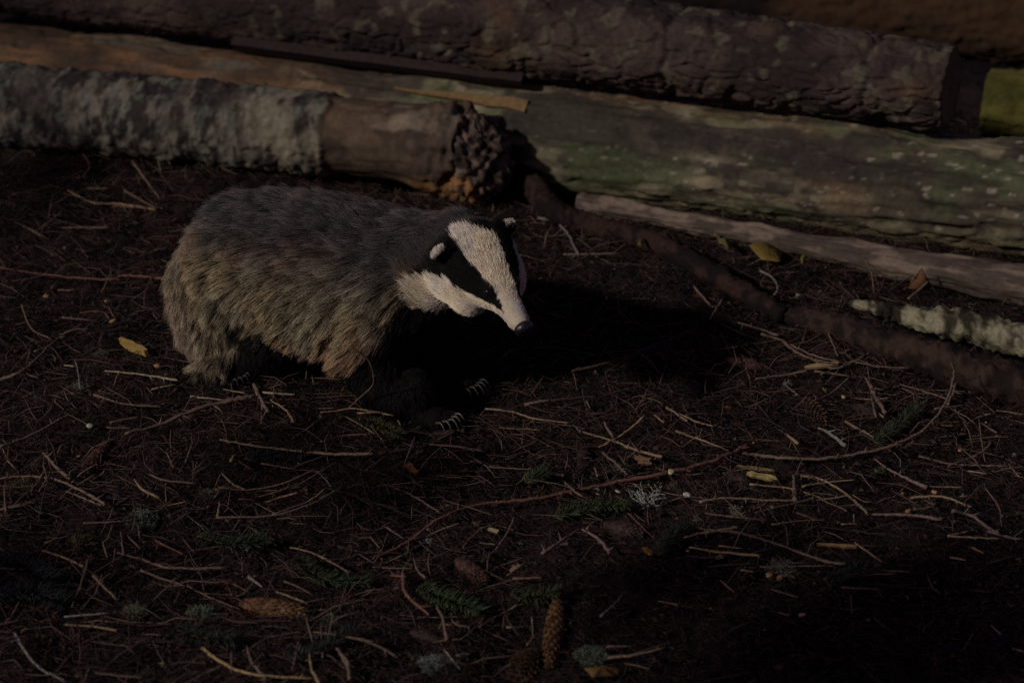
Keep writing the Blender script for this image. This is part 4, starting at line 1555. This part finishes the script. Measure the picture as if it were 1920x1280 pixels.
Vs, Fs, n0 = [], [], 0
for V, F in shapes:
    Vs.append(V)
    Fs.append(F + n0)
    n0 += len(V)
raw = mesh_from('badger_raw', np.concatenate(Vs), np.concatenate(Fs))
raw_o = bpy.data.objects.new('badger_raw', raw)
COL.objects.link(raw_o)
rm = raw_o.modifiers.new('r', 'REMESH')
rm.mode = 'VOXEL'
rm.voxel_size = 0.0036
smm = raw_o.modifiers.new('s', 'SMOOTH')
smm.iterations = 9
smm.factor = 0.5
bpy.context.view_layer.update()
dg = bpy.context.evaluated_depsgraph_get()
skin = bpy.data.meshes.new_from_object(raw_o.evaluated_get(dg))
bpy.data.objects.remove(raw_o)
skin.name = 'badger_body'
nv = len(skin.vertices)
co = np.empty(nv * 3)
skin.vertices.foreach_get('co', co)
co = co.reshape(-1, 3)


def body_sU(p):
    return (p - S1) @ U


def badger_fields(p, nrm=None):
    """for points on the skin: head coords, region masks and coat colours"""
    rel = (p - NOSE) / HS
    b = -(rel @ HEAD_A)
    l = rel @ HEAD_L
    t = rel @ HEAD_T
    tc = np.interp(b, [h[0] for h in HEADS], [h[3] for h in HEADS])
    phi = np.degrees(np.arctan2(np.abs(l), t - tc))
    u = body_sU(p)
    v = (p - S1) @ RT
    z = p[:, 2]
    in_ear = (np.abs(b - 0.186) < 0.022) & (np.abs(l) > 0.058) & (t > -0.016)
    head = sstep(0.245, 0.205, b) * sstep(0.20, 0.17, np.sqrt((l / 1.0) ** 2 + (t + 0.03) ** 2) * 1.9)
    return dict(b=b, l=l, t=t, phi=phi, u=u, v=v, z=z, ear=in_ear, head=head)


BLACK = np.array([0.0075, 0.006, 0.0068])
WHITE = np.array([0.76, 0.70, 0.61])
TAIL_C = catmull(np.array(TAILP), 20)


def coat(p):
    """-> base colour, darkness of the banded tip (0 none), length, class weights"""
    f = badger_fields(p)
    b, phi, l = f['b'], f['phi'], f['l']
    n = len(p)
    jit = (vnoise(p * 160, 91) - 0.5)
    hw = np.interp(b, [0, .03, .05, .08, .11, .14, .17, .195, .215, .232], [.03, .019, .016, .0185, .025, .031, .032, .021, .009, -0.01]) + jit * 0.004
    ph2 = np.interp(b, [0, .022, .03, .05, .08, .11, .14, .17, .2, .24], [0, 0, 58, 74, 88, 88, 90, 99, 110, 112]) + jit * 8
    ph3 = np.interp(b, [0, .03, .08, .12, .2, .24], [140, 142, 150, 156, 156, 152]) + jit * 10
    al = np.abs(l)
    lc = np.interp(b, [.16, .23], [0.0, 0.024])
    stripe = (np.abs(l - lc) < hw) & (phi < 95)
    white = stripe | ((phi > ph2) & (phi < ph3)) | (b < 0.014)
    chead = np.where(white[:, None], WHITE, BLACK)
    warm = fbm(p * 30, 3, 92)
    chead = np.where(white[:, None], chead * (0.82 + 0.3 * warm)[:, None] * mix((1, 1, 1), (1.0, 0.94, 0.82), sstep(.4, .6, warm)), chead)
    # body
    u, v, z = f['u'], f['v'], f['z']
    low = np.interp(u, [-.15, -.05, 0.01, .06, .14, .20, .265, .29, .315, .36], [.05, .09, .140, .130, .104, .094, .112, .15, .20, .24])
    dt = np.min(np.linalg.norm(p[:, None] - TAIL_C[None], axis=2), axis=1)
    tail = sstep(0.075, 0.05, dt)
    isblack = sstep(low + .012, low - .012, z + jit * 0.02) * (1 - tail)
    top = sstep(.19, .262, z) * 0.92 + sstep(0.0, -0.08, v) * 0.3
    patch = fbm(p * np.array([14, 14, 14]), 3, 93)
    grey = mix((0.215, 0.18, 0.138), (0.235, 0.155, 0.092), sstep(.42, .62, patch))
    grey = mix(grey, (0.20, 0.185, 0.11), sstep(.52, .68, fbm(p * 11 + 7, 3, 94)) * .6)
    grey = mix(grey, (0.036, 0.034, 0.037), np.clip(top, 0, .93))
    grey = mix(grey, (0.22, 0.185, 0.13), tail * .8)
    cbody = mix(grey, BLACK, isblack)
    # neck: white cheek patch runs out towards the shoulder
    h = np.clip(sstep(0.262, 0.235, b) + 0, 0, 1) * ((al < 0.11) & (f['t'] > -0.135) & (f['t'] < 0.05))
    hb = h * (1 - (~white) * sstep(0.196, 0.212, b))
    c = mix(cbody, chead, hb)
    # throat stays black
    band = (1 - isblack) * (1 - h)
    # ears: black with white rim
    er = np.sqrt(((np.abs(l) - 0.062) / 0.017) ** 2 + ((f['t'] - 0.008) / 0.018) ** 2)
    etip = f['ear'] & (er > 0.78) & ((f['t'] - 0.008) + 0.5 * (np.abs(l) - 0.062) > 0.004)
    c = np.where(f['ear'][:, None], BLACK, c)
    c = np.where(etip[:, None], WHITE * 0.85, c)
    f.update(h=h, black=isblack, band=band, tail=tail, dt=dt)
    return c, f


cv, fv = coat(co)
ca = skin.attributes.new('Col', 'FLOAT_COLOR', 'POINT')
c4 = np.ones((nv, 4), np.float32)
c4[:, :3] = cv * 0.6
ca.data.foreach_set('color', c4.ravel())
skin.polygons.foreach_set('use_smooth', np.full(len(skin.polygons), True))
M['skin'] = material('badger_skin', attr=True, noise_scale=200, noise_amt=0.2, bump=0.2, bump_scale=500, rough=0.9, spec=0.1)
skin.materials.clear()
badger = obj('badger', skin, M['skin'], label='grey badger with black and white striped face walking past the logs', cat='badger')

# fur
skin.calc_loop_triangles()
nt_ = len(skin.loop_triangles)
tri = np.empty(nt_ * 3, np.int32)
skin.loop_triangles.foreach_get('vertices', tri)
tri = tri.reshape(-1, 3)
vn = np.empty(nv * 3)
skin.vertices.foreach_get('normal', vn)
vn = vn.reshape(-1, 3)
ta = np.linalg.norm(np.cross(co[tri[:, 1]] - co[tri[:, 0]], co[tri[:, 2]] - co[tri[:, 0]]), axis=1)
tcen = co[tri].mean(1)
_, ft = coat(tcen)
dens = np.where(ft['h'] > .5, 2.6, 1.0) * np.where(ft['black'] > .5, 0.55, 1.0)
dens = np.where(ft['b'] < 0.008, 0.0, dens)
wgt = ta * dens
NH = 150000
pick = rng.choice(nt_, NH, p=wgt / wgt.sum())
r1, r2 = rng.random(NH), rng.random(NH)
sq = np.sqrt(r1)
w0, w1, w2 = 1 - sq, sq * (1 - r2), sq * r2
root = co[tri[pick, 0]] * w0[:, None] + co[tri[pick, 1]] * w1[:, None] + co[tri[pick, 2]] * w2[:, None]
nrm = vn[tri[pick, 0]] * w0[:, None] + vn[tri[pick, 1]] * w1[:, None] + vn[tri[pick, 2]] * w2[:, None]
nrm /= np.linalg.norm(nrm, axis=1)[:, None]
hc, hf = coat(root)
h = hf['h']
b_ = hf['b']
legs = (hf['z'] < 0.085) & (hf['dt'] > 0.06)
length = 0.047 + 0.016 * (rng.random(NH) - .5)
length = np.where(hf['black'] > .5, 0.024, length)
length = np.where(legs, 0.013, length)
length = length * (1 - h) + h * np.interp(b_, [0, .02, .06, .10, .15, .2, .25], [.0025, .004, .006, .010, .016, .020, .026])
length = np.where(hf['ear'], 0.006, length)
length = np.where(hf['tail'] > .5, 0.045, length)
length *= rng.uniform(0.7, 1.25, NH)
# flow of the coat
flow = -U * 0.75 + np.array([0, 0, -0.75]) * (1 - np.clip(nrm[:, 2], 0, 1))[:, None]
flow = np.where(hf['tail'][:, None] > .5, np.array([0.1, -0.1, -1.0]), flow)
flow = np.where(legs[:, None], np.array([-0.1, 0, -1.0]), flow)
flow = mix(flow, -HEAD_A + 0 * nrm, h)
flow = flow + (np.stack([vnoise(root * 28, 95), vnoise(root * 28, 96), vnoise(root * 28, 97)], 1) - .5) * 0.55 * (1 - h * .6)[:, None]
tang = flow - nrm * (flow * nrm).sum(1)[:, None]
tang /= np.linalg.norm(tang, axis=1)[:, None] + 1e-9
lift = np.where(h > .5, 0.28, 0.42)
lift = np.where(hf['tail'] > .5, .35, lift)
K = 5
d = tang + nrm * lift[:, None] + rng.normal(0, 0.10, (NH, 3))
d /= np.linalg.norm(d, axis=1)[:, None]
pts = np.empty((NH, K, 3))
pts[:, 0] = root - nrm * 0.001
step = length / (K - 1)
for k in range(1, K):
    pts[:, k] = pts[:, k - 1] + d * step[:, None]
    d = d + tang * 0.12 + np.array([0, 0, -0.10]) * (1 - h)[:, None] + rng.normal(0, 0.05, (NH, 3))
    d /= np.linalg.norm(d, axis=1)[:, None]
# clumps
ng = 5200
gi = rng.choice(NH, ng, replace=False)
kd = kdtree.KDTree(ng)
for i, g in enumerate(gi):
    kd.insert(root[g], i)
kd.balance()
near = np.array([kd.find(r)[1] for r in root])
gtip = pts[gi[near]]
off = (root - root[gi[near]])
for k in range(1, K):
    t = (k / (K - 1)) ** 1.4 * 0.52 * (1 - h * .75)
    tgt = gtip[:, k]
    pts[:, k] = pts[:, k] * (1 - t)[:, None] + tgt * t[:, None]
clump_v = rng.uniform(0.5, 1.55, ng)[near]
clump_v = clump_v * (1 - h) + h * (0.85 + 0.3 * rng.random(ng)[near])
hair_v = rng.uniform(0.7, 1.3, NH) * clump_v
# colours along each hair: pale root, dark band, pale tip on the body
prof = np.array([1.0, 0.85, 0.32, 0.95, 2.1])
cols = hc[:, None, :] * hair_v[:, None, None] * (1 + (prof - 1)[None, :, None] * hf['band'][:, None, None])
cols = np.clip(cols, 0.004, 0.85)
crv = bpy.data.hair_curves.new('fur')
crv.add_curves([K] * NH)
crv.attributes['position'].data.foreach_set('vector', pts.astype(np.float32).ravel())
rad = crv.attributes.get('radius') or crv.attributes.new('radius', 'FLOAT', 'POINT')
rbase = np.where(h > .5, 0.00020, 0.00026)
rad.data.foreach_set('value', (rbase[:, None] * np.array([1.0, 1.0, .9, .7, .25])[None]).astype(np.float32).ravel())
cat_ = crv.attributes.new('Col', 'FLOAT_COLOR', 'POINT')
cc4 = np.ones((NH, K, 4), np.float32)
cc4[..., :3] = cols
cat_.data.foreach_set('color', cc4.ravel())
hm = bpy.data.materials.new('badger_fur')
hm.use_nodes = True
bsn = hm.node_tree.nodes['Principled BSDF']
bsn.inputs['Roughness'].default_value = 0.6
bsn.inputs['Specular IOR Level'].default_value = 0.12
an = hm.node_tree.nodes.new('ShaderNodeAttribute')
an.attribute_name = 'Col'
hm.node_tree.links.new(an.outputs['Color'], bsn.inputs['Base Color'])
crv.materials.append(hm)
fur = bpy.data.objects.new('fur', crv)
COL.objects.link(fur)
fur.parent = badger

# eyes, nose, claws, whiskers
M['gloss'] = material('wet_black', color=(0.006, 0.005, 0.006), noise_amt=0.2, bump=0.0, rough=0.12, spec=0.5)
M['nosem'] = material('nose_leather', color=(0.012, 0.010, 0.012), noise_amt=0.3, bump=0.5, bump_scale=900, bump_dist=0.0006, rough=0.3, spec=0.5)
M['claw'] = material('claw_horn', color=(0.075, 0.065, 0.055), noise_scale=200, noise_amt=0.3, bump=0.1, rough=0.45, spec=0.4)
M['claw_shaded'] = material('shaded_claw_horn', color=(0.03, 0.026, 0.024), noise_amt=0.3, bump=0.1, rough=0.5, spec=0.3)  # same horn, with the shade on the farther paws put into its colour
for sg in (1, -1):
    V, F = ellipsoid(hp(0.083, 0.0275 * sg, 0.0115), HEAD_AX, (.0062, .0052, .0062))
    obj('eye', mesh_from('eye', V, F), M['gloss'], badger)
nb = Build()
V, F = ellipsoid(hp(0.002, 0, -0.003), HEAD_AX, (.0105, .0150, .0135), 24, 16)
rel = V - NOSE
ll, tt_, bb = rel @ HEAD_L, rel @ HEAD_T, -(rel @ HEAD_A)
for sg in (1, -1):
    k = np.exp(-(((ll - sg * .0055) / .0026) ** 2 + ((tt_ + .001) / .0026) ** 2)) * (bb < 0.002)
    V = V - np.outer(k, HEAD_A) * 0.0045
obj('nose', mesh_from('nose', V, F), M['nosem'], badger)
for ti, (c, f) in enumerate(toes):
    f = f / np.linalg.norm(f)
    ln = 0.020 if ti < 10 else 0.011
    b = Build()
    p0 = c + f * 0.008 + np.array([0, 0, 0.004])
    b.tube(catmull(np.array([p0, p0 + f * ln * .45 + [0, 0, .004], p0 + f * ln * .8 + [0, 0, -.001], p0 + f * ln + [0, 0, -.009]]), 10),
           np.linspace(.0022, .0005, 10), (1, 1, 1), 8, 0.0)
    obj('claw', b.mesh('claw'), M['claw'] if ti < 5 else M['claw_shaded'], badger)

# ---------------------------------------------------------------- added spruce, out of view; its boughs are placed to shade the ground
SD = np.array(SUN_DIR)
SHADE_TRUNK = np.array([-3.1, 0.0, 0.0])
tree = obj('added_shade_spruce', None, loc=SHADE_TRUNK, label='added spruce out of view, its boughs placed to shade the litter', cat='tree')
tb = Build()
tb.tube(np.stack([np.zeros(20), 0.03 * np.sin(np.linspace(0, 5, 20)), np.linspace(-0.1, 6.0, 20)], 1), np.linspace(0.16, 0.05, 20), (0.06, 0.04, 0.03), 16, 0.08, 3)
obj('trunk', tb.mesh('trunk'), M['bark'], tree)
SHADE_BOUGHS = [
    # ground px shaded, metres back along the light, half length, half width, needle clumps
    ((1500, 1195), 2.2, 0.34, 0.09, 330), ((1800, 1235), 2.4, 0.36, 0.11, 360), ((1230, 1090), 2.1, 0.17, 0.05, 240), ((1720, 1090), 2.4, 0.22, 0.04, 160),
    ((770, 900), 2.3, 0.16, 0.035, 200), ((560, 850), 2.4, 0.14, 0.03, 130), ((30, 1085), 2.2, 0.14, 0.05, 200), ((120, 330), 2.2, 0.24, 0.06, 300),
    ((1520, 1010), 2.6, 0.12, 0.03, 120),
]
for i, (p, t, hl, hw_, nn) in enumerate(SHADE_BOUGHS):
    rg = np.random.default_rng(700 + i)
    g = on_ground(*p)
    c = g - SD * t
    ax = c - (SHADE_TRUNK + [0, 0, c[2] + 0.5])
    ax /= np.linalg.norm(ax)
    side = np.cross(ax, SD)
    side /= np.linalg.norm(side)
    bb = Build()
    start = SHADE_TRUNK + np.array([0, 0, c[2] + 0.45])
    bb.tube(catmull(np.array([start, (start + c) / 2 + [0, 0, -0.08], c - ax * hl * 0.6, c + ax * hl]), 24) - SHADE_TRUNK, np.linspace(0.018, 0.003, 24), (0.06, 0.04, 0.03), 6, 0.1, i)
    V, F, k = [], [], 0
    along = rg.normal(0, 0.45, nn) * hl
    across = rg.normal(0, 0.45, nn) * hw_
    for a_, s_2 in zip(along, across):
        o_ = c + ax * a_ + side * s_2 + rg.normal(0, 0.02, 3) - SHADE_TRUNK
        for _ in range(4):
            d_ = rg.normal(size=3)
            d_ /= np.linalg.norm(d_)
            w_ = np.cross(d_, rg.normal(size=3))
            w_ *= 0.0035 / np.linalg.norm(w_)
            V += [o_ - w_, o_ + w_, o_ + d_ * 0.035]
            F.append((k, k + 1, k + 2))
            k += 3
    bo = obj('shade_bough', bb.mesh('shade_bough'), M['bark'], tree)
    obj('needles', mesh_from('needles', np.array(V), F, np.tile((0.04, 0.06, 0.03), (k, 1))), M['litter'], bo, kind='stuff')
